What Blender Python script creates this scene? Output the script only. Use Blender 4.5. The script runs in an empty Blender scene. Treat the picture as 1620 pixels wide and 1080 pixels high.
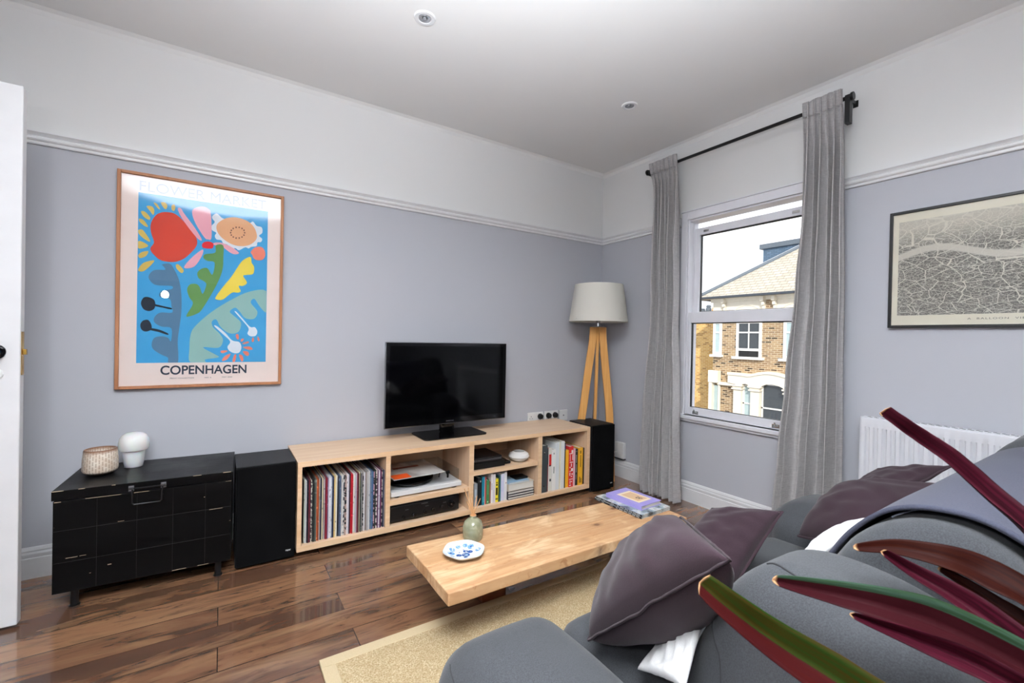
import bpy, bmesh, math, random
from mathutils import Vector, Matrix, noise
random.seed(7)
SC = bpy.context.scene
COL = SC.collection
PI = math.pi
# ---------------------------------------------------------------- camera
cam_data = bpy.data.cameras.new('camera')
cam = bpy.data.objects.new('camera', cam_data)
COL.objects.link(cam)
SC.camera = cam
cam_data.sensor_width = 36.0
cam_data.lens = 708 * 36 / 1620
cam_data.clip_start = 0.05
cam_data.clip_end = 200
CAM = Vector((-2.7291, -2.8083, 1.10))
yaw, pitch, roll = 0.5766, -0.0065, 0.0198
f = Vector((math.sin(yaw) * math.cos(pitch), math.cos(yaw) * math.cos(pitch), math.sin(pitch)))
r = Vector((math.cos(yaw), -math.sin(yaw), 0))
u = r.cross(f)
r2 = math.cos(roll) * r + math.sin(roll) * u
u2 = -math.sin(roll) * r + math.cos(roll) * u
m3 = Matrix((r2, u2, -f)).transposed()
cam.matrix_world = Matrix.Translation(CAM) @ m3.to_4x4()
cam_data.dof.use_dof = True
cam_data.dof.focus_distance = 2.6
cam_data.dof.aperture_fstop = 9.0
# ---------------------------------------------------------------- sky, sun, flash, exposure
world = bpy.data.worlds.new('sky')
SC.world = world
world.use_nodes = True
wn = world.node_tree.nodes
wn['Background'].inputs['Color'].default_value = (0.93, 0.96, 1.0, 1)
wn['Background'].inputs['Strength'].default_value = 1.35

def lamp(name, kind, loc, target, energy, color=(1, 1, 1), **kw):
    d = bpy.data.lights.new(name, kind)
    d.energy = energy
    d.color = color
    for k, v in kw.items():
        setattr(d, k, v)
    o = bpy.data.objects.new(name, d)
    COL.objects.link(o)
    o.location = loc
    o.rotation_euler = (Vector(target) - Vector(loc)).to_track_quat('-Z', 'Y').to_euler()
    return o

lamp('sun', 'SUN', (-8, -12, 14), (13.5, 7, 0), 3.0, (1.0, 0.93, 0.82), angle=0.02)
# the photographer's flash beside the camera, aimed at the ceiling, and its weak direct spill
lamp('bounce_flash', 'SPOT', (-2.80, -2.95, 1.45), (-2.76, -2.86, 2.51), 1500, (0.92, 0.96, 1.0),
     spot_size=math.radians(85), spot_blend=0.7, shadow_soft_size=0.06)
lamp('bounce_flash_spill', 'SPOT', (-2.70, -2.85, 1.45), (-2.55, -2.60, 2.51), 620, (0.92, 0.96, 1.0),
     spot_size=math.radians(134), spot_blend=1.0, shadow_soft_size=0.08)
lamp('flash_head', 'AREA', (-3.20, -2.83, 1.47), (-1.4, -0.4, 1.2), 7, (0.95, 0.97, 1.0),
     shape='DISK', size=0.07)
SC.view_settings.view_transform = 'Standard'
SC.view_settings.look = 'None'
SC.view_settings.gamma = 1.0
SC.view_settings.use_curve_mapping = False
SC.view_settings.exposure = 0.28

# ---------------------------------------------------------------- materials
def lin(c):
    if isinstance(c, str):
        c = tuple(int(c[i:i + 2], 16) for i in (0, 2, 4))
    return tuple(((v / 255) / 12.92 if v / 255 <= 0.04045 else ((v / 255 + 0.055) / 1.055) ** 2.4) for v in c) + (1.0,)

class M:
    """small helper around one Principled material"""
    def __init__(s, name, col='808080', rough=0.5, metal=0.0, spec=0.5, **kw):
        s.m = bpy.data.materials.new(name)
        s.m.use_nodes = True
        s.nt = s.m.node_tree
        s.n = s.nt.nodes
        s.b = s.n['Principled BSDF']
        s.b.inputs['Base Color'].default_value = lin(col)
        s.b.inputs['Roughness'].default_value = rough
        s.b.inputs['Metallic'].default_value = metal
        s.b.inputs['Specular IOR Level'].default_value = spec
        for k, v in kw.items():
            s.b.inputs[k.replace('_', ' ')].default_value = v
        s.tc = None
    def add(s, t, **kw):
        n = s.n.new(t)
        for k, v in kw.items():
            if hasattr(n, k):
                setattr(n, k, v)
            else:
                n.inputs[k.replace('_', ' ')].default_value = v
        return n
    def link(s, a, b):
        s.nt.links.new(a, b)
        return s
    def coord(s, scale=(1, 1, 1), rot=(0, 0, 0), loc=(0, 0, 0), out='Object'):
        if not s.tc:
            s.tc = s.add('ShaderNodeTexCoord')
        mp = s.add('ShaderNodeMapping')
        mp.inputs['Scale'].default_value = scale
        mp.inputs['Rotation'].default_value = rot
        mp.inputs['Location'].default_value = loc
        s.link(s.tc.outputs[out], mp.inputs['Vector'])
        return mp.outputs['Vector']
    def noise(s, vec, scale=5, detail=4, rough=0.5, dist=0.0):
        n = s.add('ShaderNodeTexNoise')
        n.inputs['Scale'].default_value = scale
        n.inputs['Detail'].default_value = detail
        n.inputs['Roughness'].default_value = rough
        n.inputs['Distortion'].default_value = dist
        if vec is not None:
            s.link(vec, n.inputs['Vector'])
        return n.outputs['Fac']
    def ramp(s, fac, stops):
        n = s.add('ShaderNodeValToRGB')
        e = n.color_ramp.elements
        while len(e) < len(stops):
            e.new(0.5)
        for i, (p, c) in enumerate(stops):
            e[i].position = p
            e[i].color = lin(c) if not isinstance(c, float) else (c, c, c, 1)
        s.link(fac, n.inputs['Fac'])
        return n.outputs['Color']
    def mix(s, fac, a, b, mode='MIX'):
        n = s.add('ShaderNodeMix', data_type='RGBA', blend_type=mode)
        for sock, v in ((n.inputs[0], fac), (n.inputs[6], a), (n.inputs[7], b)):
            if isinstance(v, (int, float)):
                sock.default_value = v
            elif isinstance(v, (str, tuple)):
                sock.default_value = lin(v)
            else:
                s.link(v, sock)
        return n.outputs[2]
    def math(s, op, a, b=0.0):
        n = s.add('ShaderNodeMath', operation=op)
        for i, v in enumerate((a, b)):
            if isinstance(v, (int, float)):
                n.inputs[i].default_value = v
            else:
                s.link(v, n.inputs[i])
        return n.outputs[0]
    def col(s, out):
        return s.link(out, s.b.inputs['Base Color'])
    def rgh(s, out):
        return s.link(out, s.b.inputs['Roughness'])
    def bump(s, h, strength=0.3, dist=0.01):
        n = s.add('ShaderNodeBump')
        n.inputs['Strength'].default_value = strength
        n.inputs['Distance'].default_value = dist
        s.link(h, n.inputs['Height'])
        return s.link(n.outputs['Normal'], s.b.inputs['Normal'])

_cache = {}
def plain(col, rough=0.5, metal=0.0, spec=0.5, name=None, **kw):
    k = (col, rough, metal, spec, tuple(sorted(kw.items())))
    if k not in _cache:
        m = M(name or 'paint_' + str(col), col, rough, metal, spec, **kw)
        v = m.coord((1, 1, 1))
        n = m.noise(v, 9, 3)
        m.col(m.mix(m.ramp(n, [(0.3, 0.0), (0.7, 1.0)]), tuple(max(0, x - 3) for x in (int(col[0:2], 16), int(col[2:4], 16), int(col[4:6], 16))),
                    tuple(min(255, x + 3) for x in (int(col[0:2], 16), int(col[2:4], 16), int(col[4:6], 16)))))
        _cache[k] = m.m
    return _cache[k]

def wall_paint(name, col):
    m = M(name, col, 0.7, spec=0.25)
    v = m.coord()
    n = m.noise(v, 140, 3)
    m.bump(n, 0.06, 0.002)
    return m.m
MAT_WHITE_WALL = wall_paint('white_wall_paint', 'e0e0e0')
MAT_GREY_WALL = wall_paint('grey_wall_paint', 'aeafb6')
MAT_CEIL = wall_paint('ceiling_paint', 'e0e0e0')
MAT_GLOSS_WHITE = plain('dcdcde', 0.3, name='white_gloss_trim')
MAT_UPVC = plain('e2e2e8', 0.28, name='white_window_frame')

def floor_mat():
    m = M('plank_floor', '80583c', 0.3, spec=0.5, Coat_Weight=0.55, Coat_Roughness=0.05, Coat_IOR=1.5)
    v = m.coord()
    br = m.add('ShaderNodeTexBrick')
    br.offset = 0.37
    br.offset_frequency = 2
    br.inputs['Color1'].default_value = (0, 0, 0, 1)
    br.inputs['Color2'].default_value = (1, 1, 1, 1)
    br.inputs['Mortar'].default_value = (0.5, 0.5, 0.5, 1)
    br.inputs['Scale'].default_value = 1
    br.inputs['Mortar Size'].default_value = 0.0018
    br.inputs['Mortar Smooth'].default_value = 0.3
    br.inputs['Bias'].default_value = 0
    br.inputs['Brick Width'].default_value = 1.15
    br.inputs['Row Height'].default_value = 0.136
    m.link(v, br.inputs['Vector'])
    # offset the grain for each plank
    sep = m.add('ShaderNodeVectorMath', operation='MULTIPLY_ADD')
    m.link(br.outputs['Color'], sep.inputs[0])
    sep.inputs[1].default_value = (7.3, 3.1, 5.7)
    m.link(v, sep.inputs[2])
    mp = m.add('ShaderNodeMapping')
    mp.inputs['Scale'].default_value = (1.5, 11, 1)
    m.link(sep.outputs[0], mp.inputs['Vector'])
    g = m.noise(mp.outputs['Vector'], 2.2, 8, 0.62, 0.7)
    mp2 = m.add('ShaderNodeMapping')
    mp2.inputs['Scale'].default_value = (1.2, 4.5, 1)
    m.link(sep.outputs[0], mp2.inputs['Vector'])
    g2 = m.noise(mp2.outputs['Vector'], 2.0, 4, 0.55, 0.8)
    base = m.ramp(br.outputs['Color'], [(0.0, '4e362a'), (0.3, '604231'), (0.6, '704f3a'), (1.0, '866147')])
    dark = m.mix(m.ramp(g, [(0.33, 0.85), (0.52, 0.0)]), base, '3a2a22')
    light = m.mix(m.ramp(g2, [(0.50, 0.0), (0.70, 0.6)]), dark, '927153')
    g3 = m.noise(mp2.outputs['Vector'], 3.4, 5, 0.7, 2.0)
    patch = m.mix(m.ramp(g3, [(0.30, 0.85), (0.42, 0.0)]), light, '3a2b24')
    c = m.mix(br.outputs['Fac'], patch, '1a110d')
    m.col(c)
    h = m.mix(br.outputs['Fac'], m.ramp(g, [(0.2, 0.3), (0.7, 0.6)]), '000000')
    m.bump(h, 0.05, 0.002)
    m.rgh(m.ramp(g, [(0.3, 0.26), (0.7, 0.16)]))
    return m.m
MAT_FLOOR = floor_mat()

def wood(name, c1, c2, c3, axis='x', scale=1.0, rough=0.45, fine=30, knots=False):
    m = M(name, c1, rough, spec=0.35)
    s = {'x': (1.2, fine, fine), 'y': (fine, 1.2, fine), 'z': (fine, fine, 1.2)}[axis]
    s2 = {'x': (1.0, 5, 5), 'y': (5, 1.0, 5), 'z': (5, 5, 1.0)}[axis]
    g = m.noise(m.coord(tuple(v * scale for v in s)), 1.6, 5, 0.6, 0.3)
    g2 = m.noise(m.coord(tuple(v * scale for v in s2)), 1.9, 4, 0.55, 1.2)
    c = m.mix(m.ramp(g, [(0.3, 0.0), (0.7, 1.0)]), c1, c2)
    c = m.mix(m.ramp(g2, [(0.45, 0.0), (0.72, 0.75)]), c, c3)
    if knots:
        vo = m.add('ShaderNodeTexVoronoi')
        vo.inputs['Scale'].default_value = 5.2
        m.link(m.coord((1.0, 1.6, 0.4)), vo.inputs['Vector'])
        k = m.ramp(vo.outputs['Distance'], [(0.06, 1.0), (0.11, 0.35), (0.22, 0.0)])
        c = m.mix(k, c, '5b3620')
        sm = m.noise(m.coord((5, 22, 4)), 2.2, 5, 0.7, 1.5)
        c = m.mix(m.ramp(sm, [(0.58, 0.0), (0.68, 0.75)]), c, '9c6b43')
        sl = m.noise(m.coord((3, 6, 4), loc=(4, 2, 1)), 1.5, 4, 0.6, 0.8)
        c = m.mix(m.ramp(sl, [(0.5, 0.0), (0.68, 0.6)]), c, 'e6c9a2')
        wv = m.add('ShaderNodeTexWave', wave_type='BANDS', bands_direction='Y')
        wv.inputs['Scale'].default_value = 5.0
        wv.inputs['Distortion'].default_value = 9.0
        wv.inputs['Detail'].default_value = 3.0
        wv.inputs['Detail Scale'].default_value = 0.7
        m.link(m.coord((0.35, 2.2, 1)), wv.inputs['Vector'])
        c = m.mix(m.ramp(wv.outputs['Fac'], [(0.0, 0.30), (0.28, 0.0)]), c, 'a87448')
        m.bump(g, 0.25, 0.003)
    else:
        m.bump(g, 0.08, 0.001)
    m.col(c)
    return m.m
MAT_OAK = wood('pale_oak_veneer', 'e3c8aa', 'd6b394', 'dab999', 'x')
MAT_OAK_Z = wood('pale_oak_veneer_upright', 'ddc0a2', 'ceab8b', 'd6b393', 'z')
MAT_EDGE = wood('plywood_edge', 'e3c39f', 'd6b08a', 'c9a077', 'x', rough=0.55)
MAT_PINE = wood('reclaimed_pine', 'c6a17a', 'b58c64', '9f744f', 'x', rough=0.5, fine=22, knots=True)
MAT_PINE_DK = wood('pine_block', '8b5233', '7a4630', '5e3521', 'y', rough=0.6)
MAT_LAMP_WOOD = wood('honey_beech', 'dca763', 'c98f4d', 'd29b58', 'z', rough=0.4)
MAT_FRAME_WOOD = wood('oak_frame', 'a8724f', '93603f', 'b07d57', 'z', rough=0.5)

def fabric(name, c1, c2, scale=350, bump=0.25, rough=0.9, sheen=0.3, big=None, translucent=0.0):
    m = M(name, c1, rough, spec=0.15)
    m.b.inputs['Sheen Weight'].default_value = sheen
    v = m.coord()
    n = m.noise(v, scale, 2, 0.6)
    nb = m.noise(v, 6, 3)
    c = m.mix(m.ramp(n, [(0.35, 0.0), (0.65, 1.0)]), c1, c2)
    if big:
        c = m.mix(m.ramp(nb, [(0.4, 0.0), (0.75, 0.6)]), c, big)
    m.col(c)
    m.bump(n, bump, 0.002)
    if translucent:
        tr = m.add('ShaderNodeBsdfTranslucent')
        m.link(c, tr.inputs['Color'])
        mx = m.add('ShaderNodeMixShader')
        mx.inputs[0].default_value = translucent
        out = m.n['Material Output']
        m.link(m.b.outputs[0], mx.inputs[1]).link(tr.outputs[0], mx.inputs[2]).link(mx.outputs[0], out.inputs['Surface'])
    return m.m
MAT_SOFA = fabric('charcoal_wool', '37393c', '45474b', 420, 0.35, sheen=0.12, big='3e4043')
MAT_PLUM = fabric('plum_linen', '2b1f25', '33252c', 500, 0.25, sheen=0.10, big='392a32')
MAT_WHITE_PILLOW = fabric('white_cotton', 'e3e3e3', 'eeeeee', 500, 0.2, sheen=0.1)
MAT_BLANKET = fabric('blue_grey_blanket', '373947', '424452', 380, 0.3, sheen=0.12, big='3d3f4d')
MAT_RUG_EDGE = fabric('rug_border_tape', 'ab9a7c', 'b5a486', 600, 0.2, sheen=0.0)

def curtain_mat():
    m = M('grey_linen_curtain', 'a6a3a4', 0.9, spec=0.1)
    v1 = m.noise(m.coord((700, 700, 25)), 1.0, 2, 0.6)
    v2 = m.noise(m.coord((25, 25, 700)), 1.0, 2, 0.6)
    f_ = m.math('MULTIPLY', v1, v2)
    c = m.mix(m.ramp(f_, [(0.12, 0.0), (0.38, 1.0)]), 'a6a3a4', 'cbc8c8')
    m.col(c)
    m.bump(f_, 0.3, 0.002)
    tr = m.add('ShaderNodeBsdfTranslucent')
    m.link(c, tr.inputs['Color'])
    mx = m.add('ShaderNodeMixShader')
    mx.inputs[0].default_value = 0.16
    m.link(m.b.outputs[0], mx.inputs[1]).link(tr.outputs[0], mx.inputs[2]).link(mx.outputs[0], m.n['Material Output'].inputs['Surface'])
    return m.m
MAT_CURTAIN = curtain_mat()

def rug_mat():
    m = M('sisal_weave', 'b9a07c', 0.95, spec=0.1)
    v = m.coord()
    n = m.noise(v, 190, 3, 0.7)
    n2 = m.noise(v, 60, 2, 0.6)
    c = m.ramp(n, [(0.30, '83704f'), (0.48, 'ab9775'), (0.62, 'c8b798'), (0.8, 'd8c9ad')])
    c = m.mix(m.ramp(n2, [(0.35, 0.35), (0.6, 0.0)]), c, '9a815c')
    m.col(c)
    m.bump(n, 0.9, 0.006)
    return m.m
MAT_RUG = rug_mat()

def black_chest_mat():
    m = M('black_painted_boards', '16161a', 0.35, spec=0.15)
    v = m.coord((0, 1, 1), loc=(0, 0, 0))
    n = m.noise(m.coord((3, 3, 60)), 1.0, 4, 0.6)
    w = m.noise(m.coord((9, 9, 9)), 6.0, 5, 0.7)
    c = m.mix(m.ramp(w, [(0.735, 0.0), (0.755, 0.6)]), '050506', '8a7e74')
    m.col(c)
    m.bump(n, 0.15, 0.002)
    m.rgh(m.ramp(n, [(0.3, 0.28), (0.7, 0.5)]))
    return m.m
MAT_CHEST = black_chest_mat()
MAT_BLACK = plain('0b0b0c', 0.4, name='black_satin')
MAT_BLACK_GLOSS = plain('08080a', 0.06, name='black_gloss')
MAT_SCREEN = plain('030304', 0.07, spec=0.22, name='dark_glass_screen')
MAT_CLOTH_BLACK = plain('0d0d0e', 0.95, spec=0.05, name='speaker_cloth')
MAT_ASH = wood('black_ash_veneer', '141416', '1b1b1e', '101012', 'y', rough=0.5)
MAT_CHROME = plain('c8c8c8', 0.15, 1.0, name='chrome')
MAT_STEEL = plain('8f9196', 0.35, 1.0, name='brushed_steel')
MAT_BRASS = plain('c29a4a', 0.25, 1.0, name='brass')
MAT_WHITE_PLASTIC = plain('dcdcdc', 0.35, name='white_plastic')
MAT_PORCELAIN = plain('e6e6e4', 0.12, name='white_glaze')
MAT_PAGES = plain('dad6cc', 0.8, name='paper_pages')

def glass_pane(name, tint=(1, 1, 1, 1), ior=1.45, rough=0.0):
    m = bpy.data.materials.new(name)
    m.use_nodes = True
    nt = m.node_tree
    nt.nodes.clear()
    o = nt.nodes.new('ShaderNodeOutputMaterial')
    t = nt.nodes.new('ShaderNodeBsdfTransparent')
    t.inputs['Color'].default_value = tint
    g = nt.nodes.new('ShaderNodeBsdfGlossy')
    g.inputs['Roughness'].default_value = rough
    lw = nt.nodes.new('ShaderNodeFresnel')
    lw.inputs['IOR'].default_value = ior
    mx = nt.nodes.new('ShaderNodeMixShader')
    ge = nt.nodes.new('ShaderNodeNewGeometry')
    inv = nt.nodes.new('ShaderNodeMath')
    inv.operation = 'SUBTRACT'
    inv.inputs[0].default_value = 1.0
    nt.links.new(ge.outputs['Backfacing'], inv.inputs[1])
    mu = nt.nodes.new('ShaderNodeMath')
    mu.operation = 'MULTIPLY'
    nt.links.new(lw.outputs[0], mu.inputs[0])
    nt.links.new(inv.outputs[0], mu.inputs[1])
    nt.links.new(mu.outputs[0], mx.inputs[0])
    nt.links.new(t.outputs[0], mx.inputs[1])
    nt.links.new(g.outputs[0], mx.inputs[2])
    nt.links.new(mx.outputs[0], o.inputs['Surface'])
    return m
MAT_GLASS = glass_pane('window_glass')
MAT_PICTURE_GLASS = glass_pane('picture_glass', ior=1.62)
MAT_ACRYLIC = glass_pane('clear_acrylic', (0.92, 0.93, 0.94, 1))

# ---------------------------------------------------------------- mesh helpers
def world_of(o):
    w = o.matrix_basis.copy()
    p = o.parent
    while p:
        w = p.matrix_basis @ w
        p = p.parent
    return w

class MB:
    def __init__(s, *mats):
        s.bm = bmesh.new()
        s.mats = list(mats)
    def mi(s, mat):
        if mat is None:
            return 0
        if mat not in s.mats:
            s.mats.append(mat)
        return s.mats.index(mat)
    def box(s, x0, x1, y0, y1, z0, z1, mat=None, xf=None):
        v = [s.bm.verts.new((x, y, z)) for x in (x0, x1) for y in (y0, y1) for z in (z0, z1)]
        i = s.mi(mat)
        for q in ((0, 1, 3, 2), (4, 6, 7, 5), (0, 4, 5, 1), (2, 3, 7, 6), (0, 2, 6, 4), (1, 5, 7, 3)):
            fc = s.bm.faces.new([v[k] for k in q])
            fc.material_index = i
        if xf:
            for w in v:
                w.co = xf @ w.co
        return v
    def tube(s, pts, rad, n=12, mat=None, cap=True, squash=None):
        pts = [Vector(p) for p in pts]
        if not isinstance(rad, (list, tuple)):
            rad = [rad] * len(pts)
        rings = []
        prev = None
        for k, p in enumerate(pts):
            a = pts[max(k - 1, 0)]
            b = pts[min(k + 1, len(pts) - 1)]
            t = (b - a).normalized()
            if prev is None:
                side = t.cross(Vector((0, 0, 1)))
                if side.length < 0.05:
                    side = t.cross(Vector((0, 1, 0)))
            else:
                side = prev - t * prev.dot(t)
            side.normalize()
            prev = side
            up = side.cross(t)
            sq = squash or (1, 1)
            rings.append([s.bm.verts.new(p + rad[k] * (side * math.cos(j * 2 * PI / n) * sq[0] + up * math.sin(j * 2 * PI / n) * sq[1])) for j in range(n)])
        i = s.mi(mat)
        for a, b in zip(rings, rings[1:]):
            for j in range(n):
                fc = s.bm.faces.new((a[j], a[(j + 1) % n], b[(j + 1) % n], b[j]))
                fc.material_index = i
        if cap:
            for rg in (rings[0][::-1], rings[-1]):
                fc = s.bm.faces.new(rg)
                fc.material_index = i
        return rings
    def lathe(s, prof, c=(0, 0, 0), n=40, mat=None, shape=None):
        """prof: (radius, z) from the bottom up"""
        i = s.mi(mat)
        rings = []
        for rr, z in prof:
            ring = []
            for j in range(n):
                a = j * 2 * PI / n
                k = shape(a) if shape else 1.0
                ring.append(s.bm.verts.new((c[0] + rr * k * math.cos(a), c[1] + rr * k * math.sin(a), c[2] + z)))
            rings.append(ring)
        for a, b in zip(rings, rings[1:]):
            for j in range(n):
                fc = s.bm.faces.new((a[j], a[(j + 1) % n], b[(j + 1) % n], b[j]))
                fc.material_index = i
        for rg, rr in ((rings[0][::-1], prof[0][0]), (rings[-1], prof[-1][0])):
            if rr > 1e-5:
                fc = s.bm.faces.new(rg)
                fc.material_index = i
        return rings
    def poly(s, pts, thick, mat=None):
        """extruded polygon; thick is a vector"""
        i = s.mi(mat)
        t = Vector(thick)
        a = [s.bm.verts.new(Vector(p)) for p in pts]
        b = [s.bm.verts.new(Vector(p) + t) for p in pts]
        fs = [s.bm.faces.new(a[::-1]), s.bm.faces.new(b)]
        for k in range(len(a)):
            fs.append(s.bm.faces.new((a[k], a[(k + 1) % len(a)], b[(k + 1) % len(a)], b[k])))
        for fc in fs:
            fc.material_index = i
        return a + b
    def grid(s, fn, nu, nv, mat=None, close_u=False):
        i = s.mi(mat)
        g = [[s.bm.verts.new(fn(a / nu, b / nv)) for b in range(nv + 1)] for a in range(nu + (0 if close_u else 1))]
        L = len(g)
        for a in range(nu):
            for b in range(nv):
                fc = s.bm.faces.new((g[a][b], g[(a + 1) % L][b], g[(a + 1) % L][b + 1], g[a][b + 1]))
                fc.material_index = i
        return g
    def puff(s, x0, x1, y0, y1, z0, z1, r, bulge=(0, 0, 0), n=18, fn=None, mat=None):
        i = s.mi(mat)
        c = Vector(((x0 + x1) / 2, (y0 + y1) / 2, (z0 + z1) / 2))
        h = Vector(((x1 - x0) / 2, (y1 - y0) / 2, (z1 - z0) / 2))
        new = []
        def pt(p):
            q = Vector((p[0] * h.x, p[1] * h.y, p[2] * h.z))
            inn = Vector([max(-(h[k] - r), min(h[k] - r, q[k])) for k in range(3)])
            d = q - inn
            if d.length > 1e-9:
                d = d.normalized() * r
            o = inn + d
            for k in range(3):
                a, b = (k + 1) % 3, (k + 2) % 3
                o[k] += bulge[k] * p[k] * (1 - p[a] ** 2) * (1 - p[b] ** 2)
            o = o + c
            return fn(o) if fn else o
        ease = lambda t: math.sin(t * PI / 2) * 0.6 + t * 0.4
        for ax in range(3):
            for sg in (-1, 1):
                g = []
                for a in range(n + 1):
                    row = []
                    for b in range(n + 1):
                        p = [0, 0, 0]
                        p[ax] = sg
                        p[(ax + 1) % 3] = ease(2 * a / n - 1)
                        p[(ax + 2) % 3] = ease(2 * b / n - 1)
                        row.append(s.bm.verts.new(pt(p)))
                    g.append(row)
                for a in range(n):
                    for b in range(n):
                        q = (g[a][b], g[a + 1][b], g[a + 1][b + 1], g[a][b + 1])
                        fc = s.bm.faces.new(q if sg > 0 else q[::-1])
                        fc.material_index = i
                        new.append(fc)
        vs = list({v for fc in new for v in fc.verts})
        bmesh.ops.remove_doubles(s.bm, verts=vs, dist=1e-5)
    def text(s, txt, origin, right, up, width=None, height=None, mat=None, bold=0.0, depth=0.0012, align='left', spacing=1.0):
        cu = bpy.data.curves.new('lettering', 'FONT')
        cu.body = txt
        cu.size = 1.0
        cu.offset = bold
        cu.space_character = spacing
        o = bpy.data.objects.new('lettering', cu)
        COL.objects.link(o)
        dg = bpy.context.evaluated_depsgraph_get()
        me = o.evaluated_get(dg).to_mesh()
        xs = [v.co.x for v in me.vertices]
        ys = [v.co.y for v in me.vertices]
        if not xs:
            return
        x0, x1, y0, y1 = min(xs), max(xs), min(ys), max(ys)
        sx = (width / (x1 - x0)) if width else None
        sy = (height / (y1 - y0)) if height else None
        sx = sx or sy
        sy = sy or sx
        R, U = Vector(right).normalized(), Vector(up).normalized()
        N = R.cross(U)
        O = Vector(origin)
        i = s.mi(mat)
        vs = []
        for v in me.vertices:
            lx = (v.co.x - x0) * sx
            ly = (v.co.y - y0) * sy
            if align == 'center':
                lx -= (x1 - x0) * sx / 2
            vs.append(s.bm.verts.new(O + R * lx + U * ly + N * depth))
        for p in me.polygons:
            try:
                fc = s.bm.faces.new([vs[k] for k in p.vertices])
                fc.material_index = i
            except ValueError:
                pass
        o.evaluated_get(dg).to_mesh_clear()
        bpy.data.objects.remove(o)
        bpy.data.curves.remove(cu)
    def displace(s, fn):
        for v in s.bm.verts:
            v.co = fn(v.co)
    def build(s, name, parent=None, smooth=35, bevel=0.0, seg=2, origin=None, subsurf=0, recalc=True):
        if recalc:
            bmesh.ops.recalc_face_normals(s.bm, faces=s.bm.faces[:])
        me = bpy.data.meshes.new(name)
        o = bpy.data.objects.new(name, me)
        COL.objects.link(o)
        if parent:
            o.parent = parent
            s.bm.transform(world_of(parent).inverted())
        else:
            if origin is None:
                cs = [v.co for v in s.bm.verts]
                origin = (sum((min(c[0] for c in cs), max(c[0] for c in cs))) / 2,
                          sum((min(c[1] for c in cs), max(c[1] for c in cs))) / 2, min(c[2] for c in cs))
            o.location = origin
            s.bm.transform(Matrix.Translation(Vector(origin)).inverted())
        s.bm.to_mesh(me)
        s.bm.free()
        for m in s.mats:
            me.materials.append(m)
        if smooth:
            me.polygons.foreach_set('use_smooth', [True] * len(me.polygons))
            me.set_sharp_from_angle(angle=math.radians(smooth))
        if bevel:
            b = o.modifiers.new('bevel', 'BEVEL')
            b.width = bevel
            b.segments = seg
            b.limit_method = 'ANGLE'
            b.angle_limit = math.radians(40)
            b.harden_normals = True
        if subsurf:
            b = o.modifiers.new('subsurf', 'SUBSURF')
            b.levels = b.render_levels = subsurf
        return o

def thing(name, loc, label, cat, group=None, rotz=0.0):
    o = bpy.data.objects.new(name, None)
    o.empty_display_size = 0.05
    COL.objects.link(o)
    o.location = loc
    o.rotation_euler = (0, 0, rotz)
    return tag(o, label, cat, group)
def tag(o, label, cat, group=None):
    o['label'] = label
    o['category'] = cat
    if group:
        o['group'] = group
    return o
def struct(o):
    o['kind'] = 'structure'
    return o
def lbl(o, label):
    o['label'] = label
    return o
def lerp_tab(tab, t):
    """piecewise-linear, smoothed; tab sorted by first value"""
    if t <= tab[0][0]:
        return tab[0][1]
    for (a, va), (b, vb) in zip(tab, tab[1:]):
        if t <= b:
            k = (t - a) / (b - a)
            k = k * k * (3 - 2 * k)
            return va + (vb - va) * k
    return tab[-1][1]
def catmull(pts, sub=6, closed=False):
    pts = [Vector(p) for p in pts]
    n = len(pts)
    out = []
    rng = n if closed else n - 1
    for i in range(rng):
        p0 = pts[(i - 1) % n] if (closed or i > 0) else pts[0]
        p1 = pts[i]
        p2 = pts[(i + 1) % n]
        p3 = pts[(i + 2) % n] if (closed or i + 2 < n) else pts[-1]
        for k in range(sub):
            t = k / sub
            out.append(0.5 * ((2 * p1) + (-p0 + p2) * t + (2 * p0 - 5 * p1 + 4 * p2 - p3) * t * t + (-p0 + 3 * p1 - 3 * p2 + p3) * t ** 3))
    if not closed:
        out.append(pts[-1])
    return out
# ================================================================ the room
RX0, RY0, CZ = -4.15, -6.2, 2.51      # west wall, south wall, ceiling
RAIL = 1.912                           # underside of the picture rail
def wall_mesh():
    return MB(MAT_GREY_WALL, MAT_WHITE_WALL)
w = wall_mesh()
w.box(RX0 - 0.2, 0.0, 0.0, 0.2, -0.1, RAIL, MAT_GREY_WALL)
w.box(RX0 - 0.2, 0.0, 0.0, 0.2, RAIL, CZ + 0.1, MAT_WHITE_WALL)
struct(w.build('wall_north', smooth=0))
WY0, WY1, WZ0, WZ1 = -1.70, -0.845, 0.60, 1.95   # window opening in the east wall
w = wall_mesh()
def ew(y0, y1, z0, z1, m):
    w.box(0.0, 0.10, y0, y1, z0, z1, m)
ew(RY0 - 0.2, WY0, -0.1, RAIL, MAT_GREY_WALL)
ew(RY0 - 0.2, WY0, RAIL, CZ + 0.1, MAT_WHITE_WALL)
ew(WY1, 0.2, -0.1, RAIL, MAT_GREY_WALL)
ew(WY1, 0.2, RAIL, CZ + 0.1, MAT_WHITE_WALL)
ew(WY0, WY1, -0.1, WZ0, MAT_GREY_WALL)
ew(WY0, WY1, WZ1, CZ + 0.1, MAT_WHITE_WALL)
struct(w.build('wall_east', smooth=0))
w = wall_mesh()
w.box(RX0 - 0.2, RX0, RY0 - 0.2, 0, -0.1, RAIL, MAT_GREY_WALL)
w.box(RX0 - 0.2, RX0, RY0 - 0.2, 0, RAIL, CZ + 0.1, MAT_WHITE_WALL)
struct(w.build('wall_west', smooth=0))
w = wall_mesh()
w.box(RX0, 0, RY0 - 0.2, RY0, -0.1, RAIL, MAT_GREY_WALL)
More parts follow.
